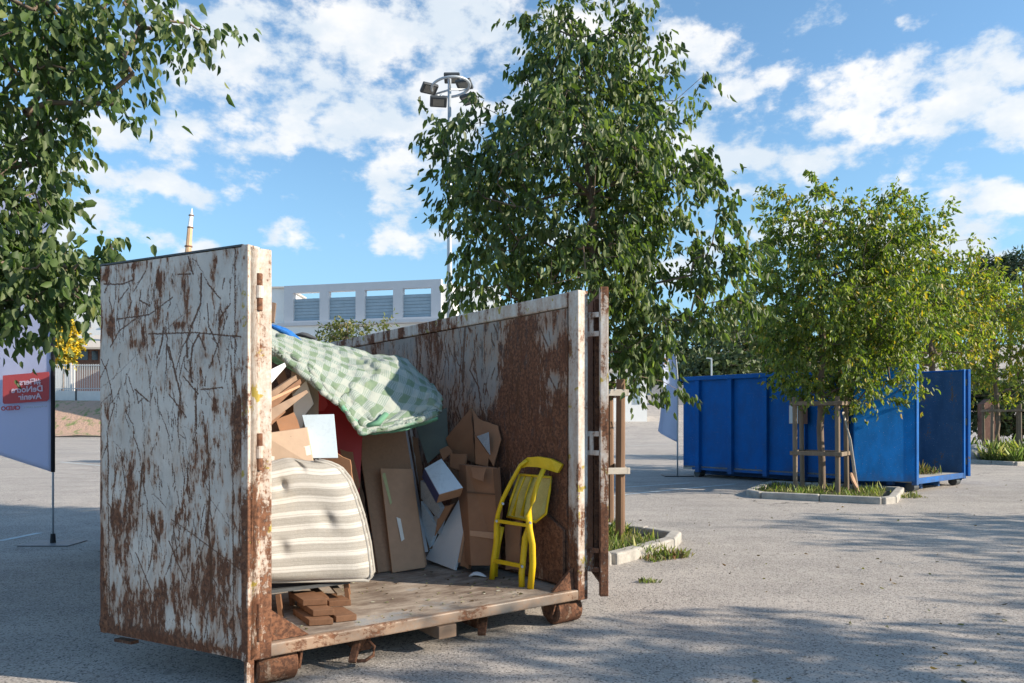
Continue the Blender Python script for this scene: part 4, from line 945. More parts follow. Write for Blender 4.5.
# right heap
c5 = lambda x, y, Z: (410+x/3.415, 390+y/3.415, Z)
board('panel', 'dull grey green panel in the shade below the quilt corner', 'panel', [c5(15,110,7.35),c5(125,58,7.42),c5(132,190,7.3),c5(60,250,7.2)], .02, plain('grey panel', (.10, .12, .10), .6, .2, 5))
board('cardboard_sheet', 'large upright cardboard flap, the left one of the top pair', 'cardboard sheet', [c5(125,165,7.3),c5(203,60,7.05),c5(226,250,6.98),c5(140,225,7.2)], .015, M['card'], CB)
board('cardboard_sheet', 'large cardboard flap with a bent corner, the right one of the top pair', 'cardboard sheet', [c5(207,58,6.95),c5(240,100,6.9),c5(296,120,6.72),c5(308,168,6.66),c5(288,262,6.66),c5(222,160,6.85)], .012, M['card'], CB)
board('cardboard_sheet', 'pointed cardboard flap between the top pair with a grey print', 'cardboard sheet', [c5(218,150,6.82),c5(272,222,6.70),c5(264,262,6.70),c5(224,252,6.80)], .01, M['card'], CB)
board('paper_sheet', 'small grey blue triangle of paper on the top cardboard', 'paper', [c5(228,158,6.76),c5(268,144,6.66),c5(273,222,6.64)], .006, M['greyfilm'])
t = thing('cardboard_box', 'tall brown box with a pale tape band leaning on the rusty wall', 'cardboard box', P(485, 565, 6.6))
bxp = [c5(190,256,6.72),c5(300,266,6.52),c5(310,600,6.34),c5(208,600,6.45)]; bp = [P(*c) for c in bxp]
MB().prism(bp, Vector((-.10, .24, 0))).build('box_body', M['card'], t, world=True, bevel=.005)
ff = lambda u, v, o=.003: bp[0]*(1-u)*(1-v)+bp[1]*u*(1-v)+bp[2]*u*v+bp[3]*(1-u)*v-Vector((.1, .95, 0))*o
MB().prism([ff(.03, .66), ff(.97, .67), ff(.97, .74), ff(.03, .71)], Vector((0, -.001, 0))).build('tape', M['chip2'], t, world=True)
MB().prism([ff(0, .27, .006), ff(1, .27, .006), ff(1, .285, .006), ff(0, .285, .006)], Vector((0, -.001, 0))).build('box_seam', M['card2'], t, world=True)
board('cardboard_sheet', 'crumpled brown cardboard above the leaning white board', 'cardboard sheet', [c5(118,240,7.0),c5(152,270,6.95),c5(232,300,6.72),c5(228,380,6.7),c5(180,340,6.8)], .02, M['card2'], CB)
board('cardboard_sheet', 'squarish brown cardboard piece below the top left flap', 'cardboard sheet', [c5(138,215,7.0),c5(190,218,6.85),c5(188,285,6.82),c5(135,262,6.95)], .02, M['card'], CB)
board('cardboard_sheet', 'narrow brown cardboard strip right of the leaning white board', 'cardboard sheet', [c5(212,388,6.62),c5(246,408,6.56),c5(196,612,6.56),c5(172,600,6.64)], .04, M['card'], CB)
board('cardboard_sheet', 'brown cardboard strip between the tall box and the chair', 'cardboard sheet', [(505,525,6.42),(521,519,6.30),(519,570,6.27),(505,570,6.36)], .02, M['card'], CB)
board('white_board', 'long white laminate board leaning to the left on the floor', 'board', [c5(190,340,6.82),c5(215,345,6.72),c5(155,620,6.64),c5(50,580,6.98)], .022, M['white'])
board('cardboard_sheet', 'brown strip behind the upper edge of the leaning white board', 'cardboard sheet', [c5(150,360,6.98),c5(188,345,6.9),c5(85,520,7.0),c5(60,545,7.05)], .02, M['card2'], CB)
board('book', 'grey covered flat pack leaning below the white and navy box', 'flat pack', [c5(36,310,6.86),c5(50,318,6.8),c5(106,404,6.7),c5(92,440,6.75),c5(38,370,6.9)], .05, M['greyfilm'])
board('book', 'pale sheet bundle wedged beside the aluminium frame', 'paper bundle', [c5(36,380,6.98),c5(92,468,6.86),c5(64,548,6.95),c5(48,540,7.0)], .04, M['bluewhite'])
board('cardboard_sheet', 'small folded brown cardboard under the white and navy box', 'cardboard sheet', [c5(98,402,6.74),c5(150,388,6.7),c5(120,440,6.74),c5(84,500,6.82)], .03, M['card'], CB)
t = thing('printed_box', 'small tilted box with a white printed lid and navy side', 'box', P(445, 485, 6.6))
F0 = [P(*c5(50,268,6.72)), P(*c5(108,235,6.74)), P(*c5(182,335,6.48)), P(*c5(100,358,6.46))]; off = Vector((-.035, .13, -.085))
MB().prism(F0, off).build('box_body', M['chip2'], t, world=True, bevel=.003)
nf = (F0[1]-F0[0]).cross(F0[3]-F0[0]).normalized(); nf = nf if nf.y < 0 else -nf
cF = sum(F0, Vector())/4
MB().prism([cF+(p-cF)*.99+nf*.003 for p in F0], nf*.002).build('lid', M['bluewhite'], t, world=True)
lft = [F0[0], F0[3], F0[3]+off, F0[0]+off]; nl = (lft[1]-lft[0]).cross(lft[2]-lft[0]).normalized(); nl = nl if nl.x < 0 else -nl
MB().prism([p+nl*.003 for p in lft], nl*.002).build('side_print', M['navy'], t, world=True)
g4 = lambda u, v: F0[0]*(1-u)*(1-v)+F0[1]*u*(1-v)+F0[2]*u*v+F0[3]*(1-u)*v+nf*.007
MB().prism([g4(.35,.46), g4(.62,.46), g4(.66,.60), g4(.52,.70), g4(.35,.62)], nf*.001).build('print_mark', M['galv'], t, world=True)
lump('rag', 'crumpled white rag on the floor by the cardboard box', 'rag', [(468,577,6.42),(474,573,6.42),(480,574,6.40),(487,577,6.35)], [.01,.035,.03,.01], .5, M['white'], 8)

# more torn cardboard, offcuts and wrappers pushed in between
for (lab, cat, nm, cs, th, mt) in (
  ('torn brown cardboard corner poking out above the white and navy box', 'cardboard sheet', 'cardboard_sheet', [c5(100,205,7.12),c5(128,190,7.1),c5(146,212,7.05),c5(112,240,7.05)], .01, 'card'),
  ('crushed dark cardboard wedge behind the top left flap', 'cardboard sheet', 'cardboard_sheet', [c5(96,150,7.4),c5(130,140,7.38),c5(140,215,7.3),c5(118,232,7.3),c5(98,190,7.38)], .02, 'card2'),
  ('folded cardboard flap hanging over the top of the tall taped box', 'cardboard sheet', 'cardboard_sheet', [c5(205,262,6.60),c5(262,264,6.50),c5(250,312,6.46),c5(214,300,6.54)], .006, 'card'),
  ('narrow bent cardboard edge standing right of the tall taped box', 'cardboard sheet', 'cardboard_sheet', [c5(284,268,6.50),c5(306,262,6.44),c5(316,420,6.36),c5(304,500,6.36),c5(292,400,6.42)], .008, 'card2'),
  ('thin white edged board slice beside the leaning white board', 'board', 'wooden_board', [c5(196,400,6.70),c5(206,396,6.68),c5(170,590,6.62),c5(163,588,6.64)], .015, 'chip2'),
  ('grey polystyrene block between the flat pack and the brown strips', 'foam', 'foam_piece', [c5(80,430,6.90),c5(112,440,6.86),c5(96,492,6.86),c5(72,480,6.92)], .05, 'galv'),
  ('curled brown cardboard scrap right of the mattress top corner', 'cardboard sheet', 'cardboard_sheet', [(340,449,6.35),(353,452,6.35),(360,486,6.32),(352,500,6.32),(344,470,6.33)], .008, 'card'),
  ('dark cardboard strip squeezed behind the paler smooth board', 'cardboard sheet', 'cardboard_sheet', [(412,436,7.18),(418,438,7.18),(433,548,6.94),(427,552,6.94)], .01, 'card2'),
  ('small brown cardboard wedge above the handle hole box', 'cardboard sheet', 'cardboard_sheet', [(276,420,5.72),(294,412,5.80),(300,428,5.78),(280,432,5.70)], .01, 'card'),
  ('long thin lath slanting across the tilted plank pile', 'board', 'wooden_board', [(264,401,5.22),(300,385,5.66),(300.5,387,5.66),(264,405,5.22)], .015, 'chip2'),
  ('short broken board sticking up from the tilted plank pile', 'board', 'wooden_board', [(274,372,5.9),(283,366,5.95),(292,392,5.9),(284,396,5.88)], .02, 'woodend')):
    board(nm, lab, cat, cs, th, M[mt], CB if 'cardboard' in nm else None)
def on_sheet(parent, corners, pts, mat, name, o=.004):
    """a print or tape lying on a sheet: pts in the sheet's own 0..1 axes"""
    q = [P(*c) for c in corners]; n = (q[1]-q[0]).cross(q[3]-q[0]).normalized(); n = n if n.y < 0 else -n
    w_ = lambda u, v: q[0]*(1-u)*(1-v)+q[1]*u*(1-v)+q[2]*u*v+q[3]*(1-u)*v+n*o
    return MB().prism([w_(*p) for p in pts], n*.0008).build(name, mat, parent, world=True)
def find(lab): return next(o for o in COL.objects if o.get('label') == lab)
a_s = find('paler smooth board leaning in front of the speckled chipboard'); cs_ = [(380,469,6.78),(413,469,6.90),(425,568,6.70),(393,573,6.52)]
on_sheet(a_s, cs_, [(.03,.05),(.13,.04),(.22,.34),(.16,.36)], plain('pale green smear', (.42, .44, .22), .7, .2, 14), 'paint_smear', .012)
on_sheet(a_s, cs_, [(.30,.48),(.42,.50),(.46,.70),(.36,.72)], M['tape'], 'scuff', .012)
# splinters and crumbs on the container floor
rng = np.random.default_rng(6); n = 240; q = rng.random((n, 2)); uu = .15+2.2*q[:, 0]; vv_ = .08+1.9*q[:, 1]**1.4
pos = np.array([tuple(L2W(a, b, FL+.006)) for a, b in zip(uu, vv_)]); d = rng.normal(size=(n, 3)); d[:, 2] *= .05
col = np.array([(.16, .10, .06), (.30, .26, .2), (.08, .05, .03), (.4, .38, .34)])[rng.integers(0, 4, n)]
LV, LF, LC = leaves_geo(rng, pos, d, .03, col, .5); LV[:, 2] = np.clip(LV[:, 2], FL+.003, FL+.02)
tag(npmesh('debris', LV, LF, M['leaf'], attrs={'Col': LC}), 'splinters and cardboard crumbs strewn over the container floor', 'debris', kind='stuff')
# folding chair
t = thing('folding_chair', 'bright yellow folded metal chair standing against the rusty wall', 'chair', P(512, 588, 6.1))
k6 = lambda x, y, Z: P(480+x/4.556, 450+y/4.556, Z)
Y_ = M['yellow']
def rail(pts, w, name, flat=.55): return MB().tube(pts, w, 10, flat).build(name, Y_, t, world=True, smooth=True)
rail([k6(215,48,6.16), k6(185,70,6.18), k6(140,150,6.21), k6(103,225,6.24), k6(82,290,6.26), k6(76,340,6.27), k6(74,420,6.28), k6(62,500,6.29), k6(54,592,6.30)], .025, 'leg', .7)
rail([k6(290,88,6.02), k6(262,150,6.0), k6(240,230,5.98), k6(222,300,5.97), k6(225,360,5.96), k6(238,430,5.95), k6(240,520,5.95), k6(229,632,5.95)], .027, 'leg', .7)
rail([k6(222,345,6.02), k6(206,400,6.04), k6(198,480,6.04), k6(190,560,6.03), k6(190,628,6.02)], .026, 'leg', .7)
rail([k6(100,350,6.32), k6(85,420,6.33), k6(72,500,6.34), k6(70,575,6.36)], .022, 'leg', .7)
# top band: curved plate
tb = MB(); A_ = [k6(192,52,6.20), k6(215,34,6.17), k6(262,30,6.12), k6(320,40,6.06), k6(374,66,6.0)]; B_ = [k6(184,84,6.20), k6(212,76,6.17), k6(262,78,6.12), k6(312,92,6.06), k6(352,104,6.0)]
for i in range(4): tb.prism([A_[i], A_[i+1], B_[i+1], B_[i]], Vector((.02, .03, 0)))
tb.build('top_rail', Y_, t, world=True)
MB().prism([k6(66,314,6.24), k6(214,338,5.96), k6(216,352,5.96), k6(66,330,6.24)], Vector((.01, .02, 0))).build('crossbar', Y_, t, world=True, bevel=.002)
MB().prism([k6(62,496,6.27), k6(186,520,6.0), k6(186,538,6.0), k6(60,514,6.27)], Vector((.01, .02, 0))).build('crossbar', Y_, t, world=True, bevel=.002)
st = MB().prism([k6(182,112,6.24), k6(326,124,6.08), k6(318,180,6.07), k6(300,290,6.06), k6(255,328,6.08), k6(124,304,6.30), k6(140,230,6.28)], Vector((.012, .022, 0))).build('seat', M['clearplastic'], t, world=True, bevel=.004)
rim = [k6(182,112,6.23), k6(326,124,6.07), k6(318,180,6.06), k6(300,290,6.05), k6(255,328,6.07), k6(124,304,6.29), k6(140,230,6.27), k6(182,112,6.23)]
MB().tube(rim, .011, 8).build('seat_rim', Y_, st, world=True, smooth=True)
for (xa, xb) in ((205, 150), (238, 190), (290, 262)): MB().tube([k6(xa,122,6.15), k6((xa+xb)/2-4,200,6.18), k6(xb,300,6.17)], .017, 8, .4).build('seat_slat', Y_, st, world=True, smooth=True)
for (x, y, Z) in ((103, 243, 6.2), (228, 330, 5.94), (74, 322, 6.24), (190, 528, 5.99)): MB().tube([k6(x, y, Z), k6(x, y, Z)+Vector((.004, -.035, 0))], .010, 10).build('rivet', M['galv'], t, world=True)

# ------------------------------------------------------------ the blue container
A0 = Vector((8.78, 16.35, 0)); azb = R(40.5); WB = Vector((math.cos(azb), math.sin(azb), 0)); RB = azb
bc = thing('open_container', 'blue ribbed roll-off container with its doors open behind the staked tree', 'waste container', A0, RB)
BT, BL_, BW = 2.76, 6.15, 2.74
MB().box(0, BW, 0, BL_, .20, .30).build('floor', M['kerb'], bc)
MB().box(0, .06, .0, BL_, .26, BT-.12).build('side_wall', M['blue'], bc)
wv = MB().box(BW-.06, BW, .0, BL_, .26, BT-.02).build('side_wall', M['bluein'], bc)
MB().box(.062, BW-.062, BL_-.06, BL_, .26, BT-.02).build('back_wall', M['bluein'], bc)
MB().box(-.09, .09, -.0, BL_+.06, BT-.115, BT).build('top_rail', M['blue'], bc, bevel=.015)
MB().box(BW-.07, BW+.09, .0, BL_+.06, BT-.018, BT+.02).build('top_rail', M['blue'], bc, bevel=.008)
MB().box(-.02, BW+.02, BL_+.002, BL_+.07, BT-.11, BT-.003).build('top_rail', M['blue'], bc, bevel=.01)
for k in range(6): MB().prism([(-.002, .45+k*1.02, .14), (-.10, .47+k*1.02, .14), (-.10, .59+k*1.02, .14), (-.002, .61+k*1.02, .14)], (0, 0, BT-.26)).build('stake_rib', M['blue'], bc, bevel=.006)
MB().box(-.02, .10, .62, BL_-.3, .20, .262).build('lower_rail', M['blue'], bc)
for u0 in (-.08, BW-.05): MB().box(u0, u0+.12, -.04, .07, .16, BT+.03).build('post', M['blue'], bc, bevel=.01)
MB().box(.042, BW-.052, -.03, .03, .18, .305).build('sill', M['blue'], bc, bevel=.008)
for u in (.75, 1.75): MB().box(u, u+.1, .2, BL_-.1, .03, .19).build('skid_rail', M['blue'], bc)
for u0, v0 in ((.0, .14), (BW-.28, .14), (.0, BL_-.45), (BW-.28, BL_-.45)):
    r_b = MB().tube([(u0, v0, .105), (u0+.26, v0, .105)], .1, 20).build('roller', M['lampblk'], bc, bevel=.008)
    MB().prism([(u0+.262, v0-.15, .2), (u0+.262, v0+.15, .2), (u0+.262, v0+.07, .06), (u0+.262, v0-.07, .06)], (.015, 0, 0)).build('roller_bracket', M['blue'], r_b)
# near door swung out along the view, far door seen edge on
Hb = A0+Vector((.0, -.06, 0)); Fb = Hb+Vector((-1.30, .18, 0)); db = (Fb-Hb).normalized(); nb_ = Vector((-db.y, db.x, 0)); nb_ = nb_ if nb_.y > 0 else -nb_
def bx3(mb, H, d, n, a0, a1, b0, b1, za, zb): return mb.add([H+d*a+n*b_+Vector((0, 0, z)) for z in (za, zb) for b_ in (b0, b1) for a in (a0, a1)], [(0,2,3,1),(4,5,7,6),(0,1,5,4),(2,6,7,3),(0,4,6,2),(1,3,7,5)])
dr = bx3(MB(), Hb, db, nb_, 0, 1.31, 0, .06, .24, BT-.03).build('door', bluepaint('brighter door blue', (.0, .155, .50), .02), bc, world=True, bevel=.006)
for z in (.35, 1.4, 2.5): bx3(MB(), Hb, db, nb_, .05, 1.25, .062, .12, z, z+.1).build('door_rib', M['blue'], dr, world=True)
Hc = A0+WB*(BW+.10)+Vector((.02, -.10, 0)); dc = Vector((-.10, 1, 0)).normalized(); nc = Vector((1, .10, 0)).normalized()
dr2 = bx3(MB(), Hc, dc, nc, 0, 1.28, 0, .07, .22, BT+.03).build('door', M['blue'], bc, world=True, bevel=.008)
for z in (.5, 1.45, 2.4): bx3(MB(), Hc, dc, nc, .02, .08, -.06, -.002, z, z+.16).build('hinge', M['lampblk'], dr2, world=True)
blades('weeds', 'dry weeds and clippings left inside the blue container', (A0+WB*.9).x, (A0+WB*.9).y+1.1, .55, .5, 900, .16, 9, pal=((.10, .13, .04), (.16, .16, .07), (.2, .13, .07)), z=.30, wid=.09)
# notice plate
p_ = Matrix.Rotation(RB, 4, 'Z')
sg = thing('notice_plate', 'small white and red brown plate fixed on the side of the blue container', 'plate', P(799, 412, 18.3))
sn = A0+Matrix.Rotation(RB, 3, 'Z') @ Vector((-.115, 2.35, 0))
h_ = hit(799, 414, A0+Matrix.Rotation(RB, 3, 'Z') @ Vector((-.125, 0, 0)), WB)
DB = Vector((-WB.y, WB.x, 0))
def plate(a0, a1, z0, z1, mat, nm, o, par): 
    c = h_-WB*o
    return MB().prism([c+DB*a0+Vector((0, 0, z0)), c+DB*a1+Vector((0, 0, z0)), c+DB*a1+Vector((0, 0, z1)), c+DB*a0+Vector((0, 0, z1))], -WB*.006).build(nm, mat, par, world=True)
sg.location = h_
plate(-.22, .26, -.24, .22, M['brick'], 'backing', 0, sg); plate(.02, .25, -.23, .21, M['white'], 'white_field', .007, sg)

# ------------------------------------------------------------ flags
def text_mesh(body, size, mat, name, parent, origin, xd, yd, nd, mirror=False, align='CENTER', off=0):
    cu = bpy.data.curves.new(name, 'FONT'); cu.body = body; cu.size = size; cu.align_x = align; cu.extrude = .001; cu.offset = off; cu.space_line = 1.0
    ob = bpy.data.objects.new('tmp', cu); COL.objects.link(ob); me = bpy.data.meshes.new_from_object(ob); bpy.data.objects.remove(ob)
    sx = -1 if mirror else 1; Mi = wm(parent).inverted()
    for v in me.vertices: v.co = Mi @ (origin+xd*v.co.x*sx+yd*v.co.y+nd*v.co.z)
    me.name = name; me.materials.clear(); me.materials.append(mat); o = bpy.data.objects.new(name, me); COL.objects.link(o); o.parent = parent; return o
def clothmat(name, col):
    m, G, b, o = newmat(name); co = ocoord(G)
    G.put(b.inputs['Base Color'], G.mix(G.noise(co, 2, 4), tuple(c*.92 for c in col), col)); b.inputs['Roughness'].default_value = .8
    tr = G.n('ShaderNodeBsdfTranslucent'); tr.inputs[0].default_value = (*col, 1); mx = G.n('ShaderNodeMixShader'); mx.inputs[0].default_value = .45
    G.put(mx.inputs[1], b.outputs[0]); G.put(mx.inputs[2], tr.outputs[0]); G.put(o.inputs[0], mx.outputs[0]); bump(G, b, G.noise(co, 5, 3), .2, .03); return m
def cloth(name, outline_l, outline_r, y0, y1, Z, mat, parent, wave=.03, n=40, m_=14):
    """cloth between two edges given by height"""
    ys_ = np.linspace(y0, y1, n+1); V_ = []
    for y in ys_:
        xl = np.interp(y, *zip(*[(b, a) for a, b in outline_l])); xr_ = np.interp(y, *zip(*[(b, a) for a, b in outline_r]))
        for i in range(m_+1):
            x = xl+(xr_-xl)*i/m_; p = P(x, y, Z); p.y += wave*math.sin(i/m_*5+y*.03)*(1-i/m_); V_.append(tuple(p))
    w = m_+1; ix = (np.arange(n)[:, None]*w+np.arange(m_)[None, :]).ravel()
    Mi = np.array(wm(parent).inverted()); V_ = np.array(V_)@Mi[:3, :3].T+Mi[:3, 3]
    o = npmesh(name, V_, np.c_[ix, ix+1, ix+w+1, ix+w], mat, smooth=True, parent=parent); s_ = o.modifiers.new('thickness', 'SOLIDIFY'); s_.thickness = .003; return o
ZF = 9.7
fl = thing('banner_flag', 'tall pale lavender banner flag with a red label on a black pole', 'flag', P(53, 544, ZF))
def cl_quad():
    V_ = []; n, m_ = 50, 24
    for j in range(n+1):
        for i in range(m_+1):
            u = i/m_; x = -62+(51.5+62)*u; yb = 472-(1-u)*113*.33; yt = 180+(1-u)**2*40; y = yb+(yt-yb)*j/n
            p = P(x, y, ZF); p.y += .03*math.sin(u*7+j*.05)*(1-u); V_.append(tuple(p))
    w = m_+1; ix = (np.arange(n)[:, None]*w+np.arange(m_)[None, :]).ravel(); Mi = np.array(wm(fl).inverted()); V_ = np.array(V_)@Mi[:3, :3].T+Mi[:3, 3]
    o = npmesh('cloth', V_, np.c_[ix, ix+1, ix+w+1, ix+w], clothmat('lavender flag cloth', (.66, .69, .86)), smooth=True, parent=fl); s_ = o.modifiers.new('thickness', 'SOLIDIFY'); s_.thickness = .003; return o
clo = cl_quad()
MB().tube([P(53, 544, ZF), P(53, 470, ZF), P(53, 180, ZF)], .013, 10).build('pole', M['galv'], fl, world=True, smooth=True)
MB().tube([P(53, 472, ZF), P(53, 176, ZF)], .030, 10, .6).build('sleeve', M['black'], fl, world=True, smooth=True)
bpl = P(53, 544, ZF); MB().box(bpl.x-.32, bpl.x+.32, ZF-.22, ZF+.22, .002, .014).build('base_plate', plain('grey plate', (.16, .16, .17), .5, .2, 4), fl, world=True, bevel=.003)
MB().tube([(bpl.x, ZF, .014), (bpl.x, ZF, .13)], [.035, .028], 12).build('socket', M['black'], fl, world=True)
redm = plain('flag red', (.46, .075, .085), .8, .06, 5); zf = ZF-.045
lb = [P(3, 375.5, zf), P(31.5, 373, zf), P(33.5, 370, zf), P(36, 372.8, zf), P(48.5, 371.7, zf), P(49.2, 373, zf), P(49, 399, zf), P(47, 401, zf), P(4, 404, zf), P(2.7, 402.5, zf), P(2.7, 377, zf)]
MB().prism(lb, (0, .003, 0)).build('label', redm, clo, world=True)
k = ZF/F; ang = R(3.3); xd = Vector((math.cos(ang), 0, math.sin(ang))); yd = Vector((-math.sin(ang), 0, math.cos(ang))); nd = Vector((0, -1, 0))
txm = plain('flag lettering', (.62, .50, .62), .8, .05, 5)
for i, (s_t, cxp, cyp) in enumerate((('#Fiers', 30, 384.5), ('DeNotre', 27.3, 392), ('Avenir', 30, 399.3))):
    text_mesh(s_t, 8.4*k, txm, 'lettering', clo, P(cxp, cyp, zf-.006), xd, yd, nd, mirror=True, off=.0025)
text_mesh('CREDO', 5.6*k, redm, 'lettering', clo, P(10.7, 410, zf-.006), xd, yd, nd, mirror=True, off=.003)
text_mesh('Le dispositif solidaire', 2.7*k, M['galv'], 'lettering', clo, P(35.5, 407.5, zf-.006), xd, yd, nd, mirror=True)
# feather flag
ZG = 21.0
f2 = thing('feather_flag', 'pale blue feather flag with a small blue and orange logo beyond the tall tree', 'flag', P(677.5, 475.6, ZG))
c2 = cloth('cloth', [(666, 336), (662, 350), (662.5, 378), (661, 405), (660, 418), (658, 432), (668, 437.5), (676, 441.5)], [(668, 336), (674.5, 350), (677, 378), (677.5, 397), (677, 441.6)], 336, 441.5, ZG, clothmat('blue flag cloth', (.72, .78, .92)), f2, .06)
MB().tube([P(677.5, 475.6, ZG), P(677.5, 440, ZG), P(677.7, 380, ZG), P(675, 350, ZG), P(668, 335, ZG)], .022, 8).build('pole', M['galv'], f2, world=True, smooth=True)
MB().box(P(677.5, 0, ZG).x-.4, P(677.5, 0, ZG).x+.4, ZG-.3, ZG+.3, .002, .03).build('base_plate', M['lampblk'], f2, world=True, bevel=.004)
zg = ZG-.10
for (x0, x1, y0, y1, mt) in ((668.3, 672.6, 354.5, 360, plain('logo blue', (.01, .12, .5), .7)), (664.5, 667.8, 358, 364.5, plain('logo orange', (.6, .3, .12), .7)), (664.5, 672, 366.2, 367.4, M['galv']), (665.5, 671, 368.6, 369.6, M['galv'])):
    MB().prism([P(x0, y0, zg), P(x1, y0, zg), P(x1, y1, zg), P(x0, y1, zg)], (0, .004, 0)).build('logo_mark', mt, c2, world=True)

# ------------------------------------------------------------ floodlight mast, spire, small lamp post
ZL = 31.0; mp = P(449.5, 418, ZL)
ms = thing('floodlight_mast', 'tall steel mast with a ring of dark floodlights rising behind the tall tree', 'light mast', (mp.x, ZL, 0))
zt = P(449.5, 79, ZL).z
MB().tube([(mp.x, ZL, 0), (mp.x, ZL, zt*.6), (mp.x, ZL, zt)], [.14, .10, .07], 14).build('pole', M['galv'], ms, world=True, smooth=True)
rc = Vector((mp.x+.05, ZL, P(450, 87, ZL).z)); RR = .78
ring = [rc+Vector((math.cos(a)*RR, math.sin(a)*RR, .12*math.cos(a+.6))) for a in [2*math.pi*i/36 for i in range(37)]]
MB().tube(ring, .055, 8, cap=False).build('ring', M['galv'], ms, world=True, smooth=True)
for a in (.5, 2.6, 4.7): MB().beam(rc+Vector((0, 0, -.1)), rc+Vector((math.cos(a)*RR, math.sin(a)*RR, .12*math.cos(a+.6))), .06).build('arm', M['galv'], ms, world=True)
for (px, py, dy, tilt, yaw) in ((429.5, 88.5, 0, .5, .5), (438.5, 101.5, -.9, .5, .15), (464, 84.5, .5, .5, -.35), (468.5, 99, -.4, .5, -.6), (452, 78, 1.0, .5, 0)):
    c = P(px, py, ZL+dy); Mx = Matrix.Translation(c) @ Matrix.Rotation(yaw, 4, 'Z') @ Matrix.Rotation(-tilt, 4, 'X')
    hb = MB().box(-.34, .34, -.22, .26, -.05, .10, Mx).build('floodlight', M['lampblk'], ms, world=True, bevel=.04)
    MB().box(-.22, .22, -.15, .17, -.058, -.051, Mx).build('glass', M['lens'], hb, world=True)
    e_ = c+Vector((0, 0, .1)); MB().beam(e_, e_+(Vector((rc.x, rc.y, rc.z+.2))-e_)*.25, .05).build('bracket', M['galv'], hb, world=True)
ZS = 80; sb = P(188.5, 418, ZS)
sp_t = thing('spire', 'slender peach and white tapering spire above the rusty container door', 'spire', (sb.x, ZS, 2))
MB().tube([(sb.x-.2, ZS, 1), P(187.5, 262, ZS), P(190, 228, ZS)], [.46, .34, .26], 8).build('shaft', M['spire'], sp_t, world=True)
MB().tube([P(190, 228, ZS), P(191.3, 216, ZS)], [.24, .19], 8).build('upper_stage', M['render'], sp_t, world=True)
MB().tube([P(191.3, 216, ZS), P(192, 208, ZS)], [.20, .02], 8).build('tip', M['render'], sp_t, world=True)
for (x, y, r) in ((191.3, 216, .27), (190.3, 228, .32), (188.5, 247, .40)): MB().tube([P(x, y, ZS), P(x, y-1, ZS)], r, 10).build('ring', M['brick'], sp_t, world=True)
ZP = 62; b_ = P(711.5, 395, ZP); g0 = float(gz(np.array(b_.x), np.array(float(ZP))))
lp = thing('street_lamp', 'small grey street lamp standing beyond the blue container', 'street lamp', (b_.x, ZP, g0-.05))
MB().tube([(b_.x, ZP, g0-.05), (b_.x, ZP, P(0, 359, ZP).z)], [.09, .06], 8).build('pole', M['galv'], lp, world=True)
MB().beam(P(712, 358.5, ZP), P(706.5, 358, ZP), .12, .1).build('lamp_head', M['galv'], lp, world=True)

# ------------------------------------------------------------ buildings
bA = thing('white_building', 'white building with four louvred openings framed in grey blue behind the container', 'building', (-12, 62, 0))
fL = Vector((P(284, 0, 63.2).x, 63.2, 0)); fR = Vector((P(441, 0, 60).x, 60, 0)); fd = (fR-fL).normalized(); fn = Vector((-fd.y, fd.x, 0)); LA = (fR-fL).length
q4 = lambda px, py, o=0: hit(px, py, fL+fn*o, fn)
def uz(px, py): h = q4(px, py); return (h-fL).dot(fd), h.z
topz = uz(440, 279)[1]; botz = uz(440, 319)[1]
def bxA(mb, a0, a1, b0, b1, za, zb): return bx3(mb, fL, fd, fn, a0, a1, b0, b1, za, zb)
ops = [(293, 319.5), (328.5, 355.5), (364.5, 393), (402.5, 431)]
us = [(uz(a, 305)[0], uz(b, 305)[0]) for a, b in ops]; zo0 = uz(400, 317.5)[1]; zo1 = uz(400, 288.5)[1]
fm = MB(); bxA(fm, 0, LA, 0, .5, zo1, topz); bxA(fm, 0, LA, 0, .5, botz, zo0)
cur = 0
for (a, b) in us: bxA(fm, cur, a, 0, .5, zo0, zo1); cur = b
bxA(fm, cur, LA, 0, .5, zo0, zo1); fm.build('screen_frame', M['frameblue'], bA, world=True)
for (a, b) in us:
    lv = MB(); z1_ = zo0+(zo1-zo0)*.80; nl_ = 7
    for i in range(nl_): bxA(lv, a, b, .22+.02*(i % 2), .26+.02*(i % 2), zo0+(z1_-zo0)*i/nl_, zo0+(z1_-zo0)*(i+.86)/nl_)
    lv2 = bxA(lv, a, b, .28, .30, zo0, z1_).build('louvre', M['louvre'], bA, world=True)
bxA(MB(), -.3, LA+.3, -.55, .6, botz-.25, botz-.003).build('slab', M['frameblue'], bA, world=True)
a_l = Vector((fL.x-9, fL.y-2.2, 0))
MB().prism([fL+Vector((-9, 1.2, 0)), fR+Vector((0, .30, 0)), fR+Vector((.8, 9, 0)), fL+Vector((-8, 11, 0))], (0, 0, botz-.26)).build('wall', M['render'], bA, world=True)
MB().prism([fR+Vector((.02, .52, botz)), fR+Vector((.9, .40, botz)), fR+Vector((1.0, 6, botz)), fR+Vector((.1, 6, botz))], (0, 0, topz-botz-.3)).build('side_wall', M['render'], bA, world=True)
MB().prism([fL+Vector((-6, .9, botz)), fL+Vector((-.02, .52, botz)), fL+Vector((-.02, 6, botz)), fL+Vector((-6, 6, botz))], (0, 0, topz-botz-.1)).build('side_wall', M['render'], bA, world=True)
MB().prism([fL+Vector((-6.3, .6, topz-.1)), fL+Vector((.2, .3, topz-.1)), fL+Vector((.2, 6.2, topz-.1)), fL+Vector((-6.3, 6.2, topz-.1))], (0, 0, .12)).build('roof', M['roof'], bA, world=True)
wb = thing('white_building', 'plain white building with a tall window seen through the leaves right of the louvred screen', 'building', (-2, 75, 0))
q = P(452, 0, 75).x; q2 = P(500, 0, 75).x
